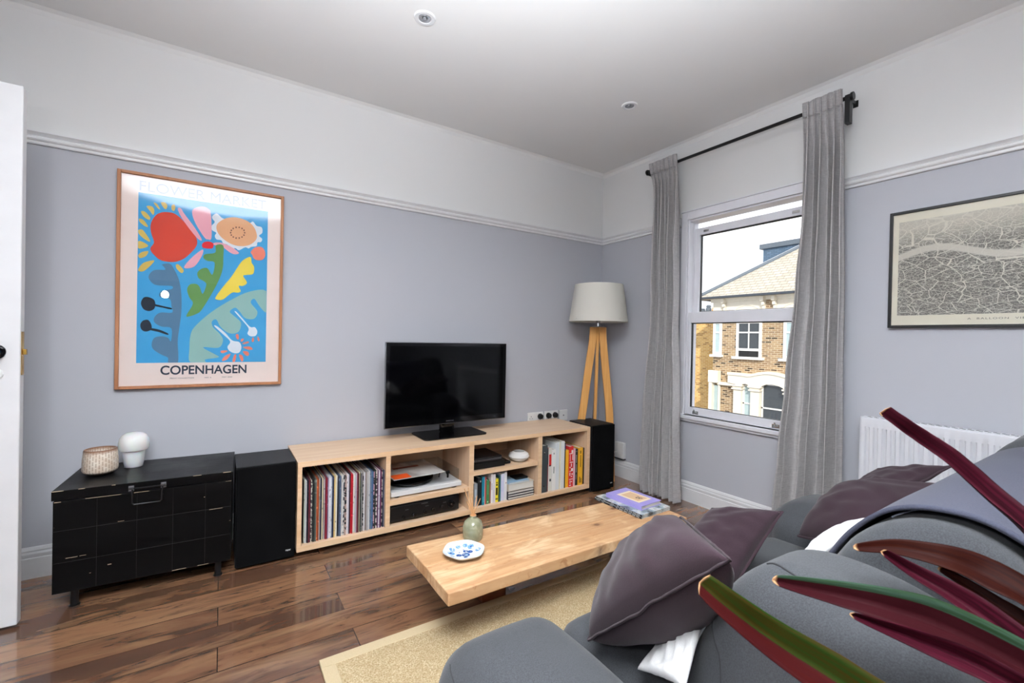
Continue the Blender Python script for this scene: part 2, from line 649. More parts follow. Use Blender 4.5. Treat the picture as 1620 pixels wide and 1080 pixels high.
w.box(RX0, 0, RY0 - 0.2, RY0, RAIL, CZ + 0.1, MAT_WHITE_WALL)
struct(w.build('wall_south', smooth=0))
w = MB(MAT_CEIL)
w.box(RX0, 0, RY0, 0, CZ, CZ + 0.12)
# small cove where wall meets ceiling
struct(w.build('ceiling', smooth=0))
w = MB(MAT_FLOOR)
w.box(RX0, 0, RY0, 0, -0.1, 0)
struct(w.build('floor', smooth=0, origin=(0, 0, 0)))

def moulding(name, prof, segs, mat):
    """prof: (depth from wall, z); segs: list of (wall, from, to)"""
    b = MB(mat)
    for wall, a, c in segs:
        if wall == 'n':
            P = [[(x, -d, z) for d, z in prof] for x in (a, c)]
        elif wall == 'e':
            P = [[(-d, y, z) for d, z in prof] for y in (a, c)]
        elif wall == 'w':
            P = [[(RX0 + d, y, z) for d, z in prof] for y in (a, c)]
        else:
            P = [[(x, RY0 + d, z) for d, z in prof] for x in (a, c)]
        b.poly(P[0], Vector(P[1][0]) - Vector(P[0][0]))
    return struct(b.build(name, smooth=25))
rail_prof = [(0, RAIL), (0.008, RAIL), (0.011, RAIL + .004), (0.011, RAIL + .014), (0.016, RAIL + .016), (0.020, RAIL + .022), (0.020, RAIL + .030), (0.013, RAIL + .036),
             (0.017, RAIL + .042), (0.026, RAIL + .050), (0.026, RAIL + .056), (0, RAIL + .062)]
moulding('trim_1', rail_prof, [('n', RX0, 0)], MAT_GLOSS_WHITE)
moulding('trim_2', rail_prof, [('e', RY0, WY0 - 0.06), ('e', WY1 + 0.055, 0)], MAT_GLOSS_WHITE)
moulding('trim_3', rail_prof, [('w', RY0, 0)], MAT_GLOSS_WHITE)
moulding('trim_4', rail_prof, [('s', RX0, 0)], MAT_GLOSS_WHITE)
cove = [(0, CZ - .03), (0.004, CZ - .024), (0.012, CZ - .010), (0.026, CZ - .003), (0.032, CZ), (0, CZ)]
moulding('trim_5', cove, [('n', RX0, 0)], MAT_WHITE_WALL)
moulding('trim_6', cove, [('e', RY0, 0)], MAT_WHITE_WALL)
base_prof = [(0, 0), (0.018, 0), (0.018, 0.088), (0.014, 0.092), (0.016, 0.098), (0.016, 0.108), (0.011, 0.116), (0.012, 0.122), (0.006, 0.132), (0, 0.136)]
moulding('baseboard_north', base_prof, [('n', RX0, 0)], MAT_GLOSS_WHITE)
moulding('baseboard_east', base_prof, [('e', RY0, 0)], MAT_GLOSS_WHITE)
moulding('baseboard_west', base_prof, [('w', RY0, 0)], MAT_GLOSS_WHITE)
moulding('baseboard_south', base_prof, [('s', RX0, 0)], MAT_GLOSS_WHITE)

# ---------------------------------------------------------------- open door leaf at the left edge
DX = -3.344
b = MB(MAT_GLOSS_WHITE)
b.box(-4.10, DX, -0.455, -0.415, 0.012, 1.985)
door = struct(b.build('door_1', smooth=0, bevel=0.004))
b = MB(MAT_BRASS)
b.box(DX - 0.002, DX + 0.0015, -0.447, -0.423, 0.93, 1.09)
b.box(DX, DX + 0.012, -0.441, -0.429, 1.005, 1.025)
lbl(b.build('latch_plate', door, bevel=0.001), 'brass latch plate on the door edge')
b = MB(MAT_BLACK_GLOSS)
def ring_y(b, cx, y, cz, prof, n=28, mat=None):
    i = b.mi(mat)
    rings = []
    for rr, d in prof:
        rings.append([b.bm.verts.new((cx + rr * math.cos(j * 2 * PI / n), y - d, cz + rr * math.sin(j * 2 * PI / n))) for j in range(n)])
    for a, c in zip(rings, rings[1:]):
        for j in range(n):
            b.bm.faces.new((a[j], a[(j + 1) % n], c[(j + 1) % n], c[j])).material_index = i
    b.bm.faces.new(rings[0]).material_index = i
    b.bm.faces.new(rings[-1]).material_index = i
ring_y(b, DX - 0.062, -0.455, 1.016, [(0.027, 0), (0.027, 0.006), (0.012, 0.008), (0.011, 0.03), (0.022, 0.036), (0.027, 0.048), (0.024, 0.06), (0.010, 0.066)])
lbl(b.build('door_knob', door), 'black round knob')
b = MB(MAT_WHITE_PLASTIC)
ring_y(b, DX - 0.062, -0.455, 0.935, [(0.021, 0), (0.021, 0.003), (0.018, 0.006), (0.004, 0.0065)])
b.build('keyhole_cover', door)

# ---------------------------------------------------------------- sash window
b = MB(MAT_UPVC)
# architrave round the opening
b.box(-0.014, 0.0, WY0 - 0.055, WY0, WZ0 - 0.01, WZ1 + 0.055)
b.box(-0.014, 0.0, WY1, WY1 + 0.045, WZ0 - 0.01, WZ1 + 0.055)
b.box(-0.014, 0.0, WY0, WY1, WZ1 + 0.0, WZ1 + 0.055)
b.box(-0.020, 0.0, WY0 - 0.06, WY1 + 0.05, WZ1 + 0.055, WZ1 + 0.063)
# box frame lining the reveal
b.box(0.0, 0.098, WY0, WY0 + 0.018, WZ0, WZ1)
b.box(0.0, 0.098, WY1 - 0.012, WY1, WZ0, WZ1)
b.box(0.0, 0.098, WY0 + 0.018, WY1 - 0.012, WZ1 - 0.012, WZ1)
b.box(0.0, 0.13, WY0, WY1, WZ0 - 0.02, WZ0 + 0.004)
# parting beads
b.box(0.045, 0.052, WY1 - 0.020, WY1 - 0.012, WZ0, WZ1 - 0.012)
win = struct(b.build('window_1', smooth=0, bevel=0.002))
b = MB(MAT_UPVC)
b.box(-0.034, 0.0, WY0 - 0.06, WY1 + 0.045, WZ0 - 0.030, WZ0 - 0.006)
b.box(-0.018, 0.0, WY0 - 0.05, WY1 + 0.035, WZ0 - 0.048, WZ0 - 0.030)
b.build('window_sill', win, smooth=0, bevel=0.003)
def sash(name, x0, x1, y0, y1, z0, z1, st, top, bot, handles=()):
    b = MB(MAT_UPVC)
    b.box(x0, x1, y0, y0 + st, z0, z1)
    b.box(x0, x1, y1 - st, y1, z0, z1)
    b.box(x0, x1, y0 + st, y1 - st, z1 - top, z1)
    b.box(x0, x1, y0 + st, y1 - st, z0, z0 + bot)
    g = 0.006
    xm = (x0 + x1) / 2
    s_ = b.build(name, win, smooth=0, bevel=0.002)
    b = MB(MAT_BLACK)
    for (a, c, d, e) in ((y0 + st, y0 + st + g, z0 + bot, z1 - top), (y1 - st - g, y1 - st, z0 + bot, z1 - top),
                         (y0 + st, y1 - st, z1 - top - g, z1 - top), (y0 + st, y1 - st, z0 + bot, z0 + bot + g * 0.5)):
        b.box(xm - 0.004, xm + 0.010, a, c, d, e)
    b.build('glazing_gasket', s_, smooth=0)
    b = MB(MAT_GLASS)
    b.box(xm, xm + 0.004, y0 + st, y1 - st, z0 + bot, z1 - top)
    b.build('glass_pane', s_, smooth=0)
    for yy, zz in handles:
        b = MB(MAT_CHROME)
        b.box(x0 - 0.003, x0, yy - 0.022, yy + 0.022, zz, zz + 0.022)
        b.tube([(x0 - 0.003, yy - 0.008, zz + 0.012), (x0 - 0.018, yy - 0.008, zz + 0.018), (x0 - 0.020, yy + 0.0, zz + 0.034)], 0.005, 8)
        b.tube([(x0 - 0.003, yy + 0.010, zz + 0.010), (x0 - 0.012, yy + 0.010, zz + 0.012)], 0.006, 8)
        lbl(b.build('sash_catch', s_, bevel=0.001), 'small chrome catch')
sash('lower_sash', 0.003, 0.043, WY0 + 0.018, WY1 - 0.012, 0.604, 1.305, 0.018, 0.072, 0.046, [(-0.93, 0.606), (-1.46, 0.606)])
sash('upper_sash', 0.054, 0.094, WY0 + 0.018, WY1 - 0.012, 1.262, 1.893, 0.042, 0.048, 0.05)
b = MB(MAT_CHROME)
for yy in (-0.95, -1.52):
    b.box(0.049, 0.054, yy - 0.02, yy + 0.02, 1.860, 1.874)
b.build('sash_stop', [o for o in win.children if o.name.startswith('upper_sash')][0], bevel=0.001)

# ---------------------------------------------------------------- curtain rod + curtains
rod = thing('curtain_rod', (-0.10, -1.2, 2.345), 'thin black metal curtain rod with end bracket above the window', 'curtain rod')
MAT_BLACK_METAL = plain('121214', 0.35, 0.2, name='black_metal')
b = MB(MAT_BLACK_METAL)
b.tube([(-0.10, -0.565, 2.345), (-0.10, -1.838, 2.345)], 0.010, 16)
b.build('pole', rod)
for yy in (-0.585, -1.820):
    b = MB(MAT_BLACK_METAL)
    b.box(-0.075, 0.0, yy - 0.004, yy + 0.004, 2.335, 2.355)
    b.box(-0.004, 0.0, yy - 0.012, yy + 0.012, 2.325, 2.360)
    b.box(-0.112, -0.075, yy - 0.014, yy + 0.008, 2.215 if yy < -1 else 2.315, 2.357)
    b.build('bracket', rod, bevel=0.002)
for yy, s_ in ((-0.560, 1), (-1.842, -1)):
    b = MB(MAT_BLACK_METAL)
    b.tube([(-0.10, yy - s_ * 0.006, 2.345), (-0.10, yy + s_ * 0.006, 2.345)], 0.020, 24)
    b.build('end_cap', rod, bevel=0.002)

def curtain(name, ledge, redge, ztop, zbot, folds, seed, label, xbot=-0.12):
    """ledge/redge: tables of (z, y); the cloth hangs in gathered folds"""
    rnd = random.Random(seed)
    ph = [rnd.uniform(-0.8, 0.8) for _ in range(folds + 2)]
    am = [rnd.uniform(0.65, 1.25) for _ in range(folds + 2)]
    root = thing(name, (-0.10, (ledge[0][1] + redge[0][1]) / 2, 0), label, 'curtain', 'grey linen curtains at the window')
    H = ztop - zbot
    def pos(uu, vv, off=0.0):
        z = zbot + H * vv
        y0, y1 = lerp_tab(ledge, z), lerp_tab(redge, z)
        k = uu * folds
        i = int(min(k, folds - 1e-6))
        fr = k - i
        a = am[i] * (1 - fr) + am[i + 1] * fr
        p = ph[i] * (1 - fr) + ph[i + 1] * fr
        t = 1 - vv
        # gathered and crisp near the tape, looser lower down
        spread = 0.75 + 0.5 * min(1, t * 3)
        base = -0.105 + (xbot + 0.105) * t
        amp = (0.016 + 0.022 * min(1, t * 4)) * a
        w_ = math.sin(2 * PI * k + p * min(1, t * 1.6) * 1.6)
        w2 = math.sin(2 * PI * k * 0.5 + 1.3 + 2.2 * t) * 0.012 * min(1, t * 3)
        x = base + amp * w_ * 1.0 + w2
        y = y0 + (y1 - y0) * uu + math.cos(2 * PI * k + p) * 0.006 * a + 0.010 * math.sin(3.1 * t + k) * t
        hd_ = max(0.0, (vv - 0.90) / 0.10)
        if hd_ > 0:      # pinched heading hides the rod inside its pleats
            x = x * (1 - hd_) + (-0.1245 + 0.009 * math.sin(2 * PI * k + p)) * hd_
        n_ = noise.noise(Vector((uu * 5, vv * 9, seed))) * 0.006 * min(1, t * 5)
        return Vector((x + n_ + off, y, z + (0.006 * math.sin(2 * PI * k) if vv > 0.99 else 0)))
    nu, nv = folds * 16, 70
    b = MB(MAT_CURTAIN)
    b.grid(lambda a, c: pos(a, c * 0.968), nu, nv)
    panel = b.build('curtain_panel', root, smooth=180)
    sm = panel.modifiers.new('thickness', 'SOLIDIFY')
    sm.thickness = 0.0018
    b = MB(MAT_CURTAIN)
    b.grid(lambda a, c: pos(a, 0.968 + 0.032 * c, -0.001), nu, 6)
    hd = b.build('heading_tape', root, smooth=180)
    sm = hd.modifiers.new('thickness', 'SOLIDIFY')
    sm.thickness = 0.003
    b = MB(MAT_CURTAIN)
    b.grid(lambda a, c: pos(a, 0.001 + 0.034 * c, -0.0022), nu, 3)
    hm = b.build('hem', root, smooth=180)
    return root
curtain('curtain', [(0, -0.60), (0.1, -0.585), (0.58, -0.60), (1.28, -0.65), (1.9, -0.64), (2.2, -0.63), (2.4, -0.60)],
        [(0, -0.90), (0.58, -0.885), (1.28, -0.868), (1.9, -0.85), (2.2, -0.842), (2.4, -0.835)], 2.392, 0.010, 7, 3,
        'grey linen curtain between the tripod lamp corner and the window', xbot=-0.125)
curtain('curtain', [(0, -1.52), (0.19, -1.537), (0.48, -1.557), (0.9, -1.585), (1.42, -1.617), (1.8, -1.635), (2.4, -1.63)],
        [(0, -1.86), (0.45, -1.845), (1.25, -1.832), (1.88, -1.818), (2.4, -1.808)], 2.392, 0.010, 6, 8,
        'grey linen curtain on the window side nearest the radiator', xbot=-0.13)

# ---------------------------------------------------------------- recessed downlights
for i, (x, y, lab) in enumerate([(-1.992, -0.916, 'round white recessed ceiling downlight above the television'), (-0.694, -0.920, 'round recessed ceiling downlight near the tripod lamp corner')]):
    t = thing('downlight', (x, y, CZ), lab, 'ceiling light', 'recessed ceiling downlights')
    b = MB(plain('d8d9dc', 0.3, 0.0, name='downlight_trim'))
    b.lathe([(0.026, -0.001), (0.030, -0.006), (0.044, -0.006), (0.048, -0.001), (0.048, 0.0)], (x, y, CZ), 40)
    b.build('trim_ring', t)
    b = MB(plain('b8babf', 0.15, 0.6, name='reflector'))
    b.lathe([(0.008, 0.0), (0.016, -0.002), (0.026, -0.0045), (0.027, -0.001)], (x, y, CZ), 32)
    b.lathe([(0.002, -0.006), (0.008, -0.005), (0.009, 0.0)], (x, y, CZ), 20)
    b.build('bulb', t)

# ---------------------------------------------------------------- radiator
rad = thing('radiator', (-0.07, -2.35, 0.14), 'white panel radiator with vertical ribs on the wall under the map print', 'radiator')
MAT_RAD = plain('dfe0e6', 0.3, name='radiator_enamel')
RZ0, RZ1, RYa, RYb = 0.145, 0.752, -3.00, -1.905
b = MB(MAT_RAD)
# front panel with pressed vertical flutes
pitch_ = 0.0333
ys = [RYb - 0.022]
prof = [(RYb, 0.0), (RYb - 0.012, 0.0)]
y = RYb - 0.020
while y > RYa + 0.05:
    prof += [(y, 0.0), (y - 0.005, 0.010), (y - 0.016, 0.010), (y - 0.021, 0.0)]
    y -= pitch_
prof.append((RYa, 0.0))
zs = [(RZ0, 0), (RZ0 + 0.045, 0), (RZ0 + 0.06, 1), (RZ1 - 0.062, 1), (RZ1 - 0.045, 0), (RZ1 - 0.006, 0), (RZ1, -0.6)]
vv = [[b.bm.verts.new((-0.100 + d * max(k, 0) * 0.9 - (k * 0.008 if k < 0 else 0), yy, z)) for (yy, d) in prof] for z, k in zs]
for a, c in zip(vv, vv[1:]):
    for j in range(len(prof) - 1):
        b.bm.faces.new((a[j], a[j + 1], c[j + 1], c[j]))
pnl = b.build('front_panel', rad, smooth=30)
sm = pnl.modifiers.new('thickness', 'SOLIDIFY')
sm.thickness = 0.0015
sm.offset = -1
b = MB(MAT_RAD)
b.box(-0.098, -0.040, RYb - 0.0015, RYb + 0.0005, RZ0, RZ1 - 0.002)
b.build('side_cover', rad, smooth=0)
b = MB(MAT_RAD)
b.box(-0.098, -0.040, RYa - 0.0005, RYa + 0.0015, RZ0, RZ1 - 0.002)
b.build('side_cover', rad, smooth=0)
b = MB(MAT_RAD)
b.box(-0.094, -0.040, RYa, RYb, RZ1 - 0.001, RZ1 + 0.001)
gm = plain('77787c', 0.6, name='grille_slots')
y = RYb - 0.02
k = 0
while y > RYa + 0.03:
    b.box(-0.084 if k % 2 else -0.070, -0.070 if k % 2 else -0.054, y - 0.010, y, RZ1 + 0.001, RZ1 + 0.0015, gm)
    y -= 0.0125
    k += 1
b.build('top_grille', rad, smooth=0)
b = MB(MAT_RAD)
b.box(-0.040, -0.030, RYa, RYb, RZ0, RZ1 - 0.005)
b.box(-0.030, 0.0, RYb - 0.14, RYb - 0.10, 0.3, 0.6)
b.box(-0.030, 0.0, RYa + 0.10, RYa + 0.14, 0.3, 0.6)
b.build('rear_panel', rad, smooth=0)
for yy in (RYb - 0.03,):
    b = MB(MAT_GLOSS_WHITE)
    b.tube([(-0.055, yy, 0.0), (-0.055, yy, 0.19)], 0.0075, 12)
    b.lathe([(0.014, -0.02), (0.018, 0.0), (0.018, 0.03), (0.012, 0.05)], (-0.055, yy, 0.07), 20)
    b.build('valve_pipe', rad)
# ================================================================ low oak media console
CY = -0.418            # front plane
CX0, CX1 = -2.406, -0.484
CZ0, CZ1 = 0.032, 0.474
cons = thing('media_console', (-1.445, -0.22, 0.0), 'long low pale oak open-fronted media console under the television', 'media console')
def panel(name, x0, x1, y0, y1, z0, z1, mat, lab=None, edge=True, parent=cons):
    b = MB(mat)
    b.box(x0, x1, y0, y1, z0, z1)
    if edge:
        for fc in b.bm.faces:
            if fc.calc_center_median().y < y0 + 1e-5:
                fc.material_index = b.mi(MAT_EDGE)
    o = b.build(name, parent, smooth=0, bevel=0.0008)
    if lab:
        lbl(o, lab)
    return o
TH = 0.024
panel('top_panel', CX0, CX1, CY, -0.02, CZ1 - 0.026, CZ1, MAT_OAK)
panel('bottom_panel', CX0, CX1, CY, -0.02, CZ0, CZ0 + 0.028, MAT_OAK)
panel('side_panel', CX0, CX0 + 0.020, CY, -0.02, CZ0 + .028, CZ1 - .026, MAT_OAK_Z)
panel('side_panel', CX1 - 0.030, CX1, CY, -0.02, CZ0 + .028, CZ1 - .026, MAT_OAK_Z)
D1, D2, D3 = (-1.970, -1.944), (-1.462, -1.430), (-0.944, -0.912)
for a, c in (D1, D2, D3):
    panel('divider', a, c, CY + 0.004, -0.03, CZ0 + .028, CZ1 - .026, MAT_OAK_Z)
panel('shelf', D1[1], D2[0], CY + 0.008, -0.03, 0.172, 0.200, MAT_OAK)
panel('shelf', D2[1], D3[0], CY + 0.008, -0.03, 0.258, 0.284, MAT_OAK)
panel('back_panel', CX0 + .02, CX1 - .03, -0.030, -0.022, CZ0 + .028, CZ1 - .026, MAT_OAK, edge=False)
panel('plinth', CX0 + .06, CX1 - .06, CY + 0.07, -0.05, 0.0, CZ0, MAT_BLACK, 'dark recessed plinth', edge=False)
FLOORZ = CZ0 + 0.028

# ---------------------------------------------------------------- records
LPX = [-2.3759,-2.3727,-2.3695,-2.3652,-2.3603,-2.3555,-2.3512,-2.3474,-2.3414,-2.3371,-2.3327,-2.3284,-2.3218,-2.3147,-2.3075,-2.3037,-2.2965,-2.2893,-2.2831,-2.2792,-2.2747,-2.2703,-2.2646,-2.2601,-2.2539,-2.246,-2.2414,-2.2369,-2.2317,-2.226,-2.2197,-2.2145,-2.2093,-2.2024,-2.196,-2.1907,-2.1855,-2.1779,-2.169,-2.162,-2.156,-2.1483,-2.143,-2.1364,-2.1298,-2.1244,-2.1178,-2.1105,-2.1057,-2.0996,-2.0941,-2.0905,-2.0868,-2.0813,-2.0751,-2.0708,-2.0659,-2.0547,-2.0485,-2.0423,-2.036,-2.0298,-2.0241,-2.0165,-2.0096,-2.0032,-1.9962,-1.9898,-1.9847,-1.9802,-1.9757]
LPC = ['green:1d2a22','cream:d8d2b8','pale blue:c4d6da','white:e6e6e2','navy:23283c','black:1c1a20','maroon:7b2531','plum:4a2130','speckled white:*e4dfce','speckled grey:*9c9a8e','black:15161a','dark green:28302c',
 'grey green:5a5f58','rust orange:b5562c','rust orange:a84c26','grey:8e8f8c','navy:272a3e','cream:e3d6b0','speckled plum:*6a3c4a','white:e9e7e4','maroon:6c1f30','crimson:9b2038','mauve:5c4a66','lilac:cfc6d6','white:e8e8ea','pale blue:cdd8e2',
 'navy:2b3650','navy:1f2a4a','yellow:e6c77c','cream:eadfc2','white:f0eeea','black:17171a','slate blue:3b475c','slate blue:56657c','cream:e0d8c4','white:ececea','speckled black:*3a3a3e','speckled pink:*b59a92','white:e9e7e6','lilac:d3cdd8','black:242024',
 'red:c41f2c','red:b81d2b','white:f0efec','mint:cfdccc','lilac:bfb6c6','maroon:6a2230','black:1b1a1c','cream:ded4ae','dark green:26362e','white:edecea','black:18181b','speckled black:*34363c','white:e6e4e6','taupe:857c7e','taupe:9a8d84','grey:a4a2a2',
 'white:e2e2e2','blue grey:7a8798','steel blue:55708e','blue:3e5c84','speckled pink:*c39aa6','black:1d2420','speckled black:*2c2b30','plum:5a2450','white:dfdde0','purple:5b2c58','maroon:6b2440','speckled white:*cfcabc','navy:242a44','blue grey:5a6a80']
_sp = {}
def rnd_coord(m, scale):
    oi = m.add('ShaderNodeObjectInfo')
    va = m.add('ShaderNodeVectorMath', operation='MULTIPLY_ADD')
    m.link(oi.outputs['Random'], va.inputs[0])
    va.inputs[1].default_value = (37.0, 11.0, 53.0)
    m.link(m.coord(scale), va.inputs[2])
    return va.outputs[0]
def spine_mat(col):
    if col in _sp:
        return _sp[col]
    if col[0] == '*':
        m = M('speckled_sleeve', col[1:], 0.5)
        n = m.noise(rnd_coord(m, (60, 3, 75)), 1.0, 2, 0.6)
        c = int(col[1:3], 16)
        dark = '1c1c22' if c > 90 else 'd8d2ca'
        m.col(m.mix(m.ramp(n, [(0.47, 0.0), (0.53, 1.0)]), col[1:], dark))
        _sp[col] = m.m
    else:
        m = M('card_sleeve', col, 0.5)
        n = m.noise(rnd_coord(m, (20, 3, 40)), 1.0, 2, 0.6)
        base = [int(col[i:i + 2], 16) for i in (0, 2, 4)]
        alt = tuple(int(v * 0.62) if sum(base) > 330 else min(255, int(v * 1.2 + 46)) for v in base)
        m.col(m.mix(m.ramp(n, [(0.62, 0.0), (0.68, 0.7)]), col, alt))
        _sp[col] = m.m
    return _sp[col]
rnd = random.Random(5)
def ordinal(n):
    return '%d%s' % (n, 'th' if 10 <= n % 100 <= 20 else {1: 'st', 2: 'nd', 3: 'rd'}.get(n % 10, 'th'))
N = len(LPX) - 0
LPE = LPX[1:] + [-1.9722]
for i in range(N):
    cname, col = LPC[i].split(':')
    x0, x1 = LPX[i], LPE[i]
    b = MB(spine_mat(col))
    h = 0.313 + rnd.uniform(-0.003, 0.004)
    yf = CY + 0.018 + rnd.uniform(0, 0.010)
    g = min(0.0005, (x1 - x0) * 0.12)
    b.box(x0 + g, x1 - g, yf, yf + 0.31, FLOORZ + 0.0003, FLOORZ + h)
    o = b.build('record_sleeve', smooth=0, bevel=0.0006, seg=1)
    tag(o, 'thin %s record sleeve, %s from the left in the upright record row' % (cname, ordinal(i + 1)), 'record', 'records upright in the left compartment')

# ---------------------------------------------------------------- books upright
def book(x0, x1, h, col, label, zb=FLOORZ, depth=0.17, yf=None, group=None, cat='book', band=None, patt=None, marks=None):
    yf = yf if yf is not None else CY + 0.022 + rnd.uniform(0, 0.012)
    t = thing('book', ((x0 + x1) / 2, yf, zb), label, cat, group)
    cov = plain(col, 0.45) if not patt else patt
    w_ = x1 - x0 - 0.0006
    xa, xb = x0 + 0.0003, x1 - 0.0003
    th = min(0.002, w_ * 0.16)
    b = MB(cov)
    b.box(xa, xb, yf, yf + th, zb + .0003, zb + h)
    b.box(xa, xa + th, yf + th, yf + depth, zb + .0003, zb + h)
    b.box(xb - th, xb, yf + th, yf + depth, zb + .0003, zb + h)
    if band:
        b.box(xa + 0.0005, xb - 0.0005, yf - 0.0004, yf, zb + h * band[0], zb + h * band[1], plain(band[2], 0.5))
    for (u0, u1, v0, v1, mc) in (marks or ()):
        b.box(xa + w_ * u0, xa + w_ * u1, yf - 0.0006, yf, zb + h * v0, zb + h * v1, plain(mc, 0.5))
    b.build('cover', t, smooth=0)
    b = MB(MAT_PAGES)
    b.box(xa + th, xb - th, yf + th, yf + depth - 0.004, zb + .003, zb + h - 0.004)
    b.build('pages', t, smooth=0)
    return t
G1 = 'upright books on the lower middle-right shelf'
low = [(-1.4123,-1.3877,.140,'8f9498','short grey upright book against the central divider'),
 (-1.3852,-1.3562,.172,'1b1d20','tall black upright book, second in the lower shelf row'),
 (-1.3562,-1.3395,.178,'1f7f96','teal blue upright book beside the tall black one'),
 (-1.3395,-1.3336,.176,'e6e6e2','very thin white book squeezed beside the teal blue book'),
 (-1.3336,-1.3243,.170,'b23a34','thin red upright book beside the green one'),
 (-1.3243,-1.3032,.150,'3f7d4c','green upright paperback in the lower shelf row'),
 (-1.3032,-1.2921,.136,'8b5f45','short thin brown book right of the green paperback'),
 (-1.2921,-1.2766,.184,'ece9e8','white upright book directly right of the short brown book'),
 (-1.2766,-1.2602,.182,'dcd6dc','pale white upright book directly left of the yellow book'),
 (-1.2602,-1.2368,.148,'f0dc28','bright yellow upright book with black lettering on the lower shelf'),
 (-1.2368,-1.2280,.156,'2e4a44','thin dark green book right of the yellow book'),
 (-1.2280,-1.2192,.160,'3f7e88','thin teal book right of the dark green one'),
 (-1.2192,-1.1927,.172,'d9d8ea','pale lilac upright book near the flat pile'),
 (-1.1927,-1.1722,.180,'efefee','white upright book touching the flat pile of books')]
for i, (a, c, h, col, lab) in enumerate(low):
    mk = {9: [(.25, .8, .30, .62, '17170f'), (.3, .75, .70, .78, '17170f'), (.3, .75, .82, .86, '17170f'), (.2, .8, .10, .17, '3c3810'), (.4, .6, .12, .15, 'f0dc28')],
          7: [(.4, .6, .45, .68, '8a86a4')], 1: [(.55, .8, .84, .9, 'a8b4b8')], 2: [(.3, .7, .1, .3, '5ab0c0')], 5: [(.3, .7, .06, .12, 'b8d8c0'), (.35, .65, .4, .8, '5a9a68')],
          12: [(.2, .8, .35, .75, 'cfd0e8')], 0: [(.3, .7, .4, .75, 'aab8c4')], 13: [(.5, .8, .6, .64, '8a5a60')]}.get(i)
    book(a, c, h, col, lab, group=G1, marks=mk)
def flat_book(x0, x1, y0, y1, z0, z1, col, label, group=None, cat='book', rotz=0.0, name='book'):
    cx, cy = (x0 + x1) / 2, (y0 + y1) / 2
    t = thing(name, (cx, cy, z0), label, cat, group, rotz)
    R_ = Matrix.Translation((cx, cy, 0)) @ Matrix.Rotation(rotz, 4, 'Z') @ Matrix.Translation((-cx, -cy, 0))
    th = min(0.003, (z1 - z0) * 0.16)
    b = MB(plain(col, 0.4))
    b.box(x0, x1, y0, y1, z0, z0 + th, xf=R_)
    b.box(x0, x1, y0, y1, z1 - th, z1, xf=R_)
    b.box(x0, x0 + th, y0, y1, z0 + th, z1 - th, xf=R_)
    cov = b
    o = cov.build('cover', t, smooth=0)
    b = MB(MAT_PAGES)
    b.box(x0 + th, x1 - 0.004, y0 + 0.003, y1 - 0.003, z0 + th, z1 - th, xf=R_)
    b.build('pages', t, smooth=0)
    return t, R_
G2 = 'flat pile of books on the lower middle-right shelf'
zz = FLOORZ
for (h, w_, col, lab) in [(0.017, .206, '26262c', 'dark-covered book at the bottom of the flat shelf pile'), (0.016, .207, '2b2b33', 'dark-covered book second from the bottom of the flat pile'),
                          (0.020, .205, '1f1f24', 'dark-covered book third from the bottom of the flat pile')]:
    flat_book(-1.169, -1.169 + w_, CY + 0.020, CY + 0.18, zz + 0.0003, zz + h, col, lab, G2)
    zz += h
flat_book(-1.166, -0.962, CY + 0.022, CY + 0.17, zz + 0.0003, zz + 0.045, 'cfc4b2', 'thick cream book on the flat pile under the pale blue one', G2)
zz += 0.045
flat_book(-1.160, -1.000, CY + 0.024, CY + 0.15, zz + 0.0003, zz + 0.010, '9fc0da', 'pale blue paperback on top of the flat shelf pile', G2)
zz += 0.010
b = MB(MAT_BLACK)
b.puff(-1.09, -0.99, CY + 0.05, CY + 0.13, zz, zz + 0.014, 0.006, n=6)
tag(b.build('remote_control'), 'black remote handset lying on the flat pile of shelf books', 'remote control')

G3 = 'upright books in the right compartment'
rt = [(-0.9108,-0.8533,.318,'3a4144','wide dark grey ring binder at the left of the right compartment'),
 (-0.8533,-0.8434,.300,'7c1f26','thin dark red book right of the grey binder'),
 (-0.8434,-0.8130,.296,'d9d8cf','off-white upright book with a red spine label'),
 (-0.8130,-0.7822,.284,'efefeb','white upright book right of the red-labelled book'),
 (-0.7822,-0.7471,.327,'dfe4e6','tall pale grey-white book in the right compartment'),
 (-0.7471,-0.7338,.323,'ddd6ba','tall cream upright book right of the pale grey-white one'),
 (-0.7338,-0.7045,.330,'ebebe8','tallest white upright book, left of the thin black one'),
 (-0.7045,-0.6917,.314,'1a1a1d','thin black upright book left of the first yellow book'),
 (-0.6901,-0.6600,.263,'e6ae2c','yellow upright book left of the red lettered one'),
 (-0.6600,-0.6222,.286,'cf2b2b','red upright book with big white block lettering on the spine'),
 (-0.6222,-0.6008,.268,'e3b9c4','pale pink upright book between red and black ones'),
 (-0.6008,-0.5743,.260,'17171a','black upright book with fine white lettering beside the pink one'),
 (-0.5743,-0.5341,.268,'e2a828','wide yellow upright book with dark lettering'),
 (-0.5341,-0.5154,.262,'2a1a1e','very dark upright book at the right end of the compartment')]
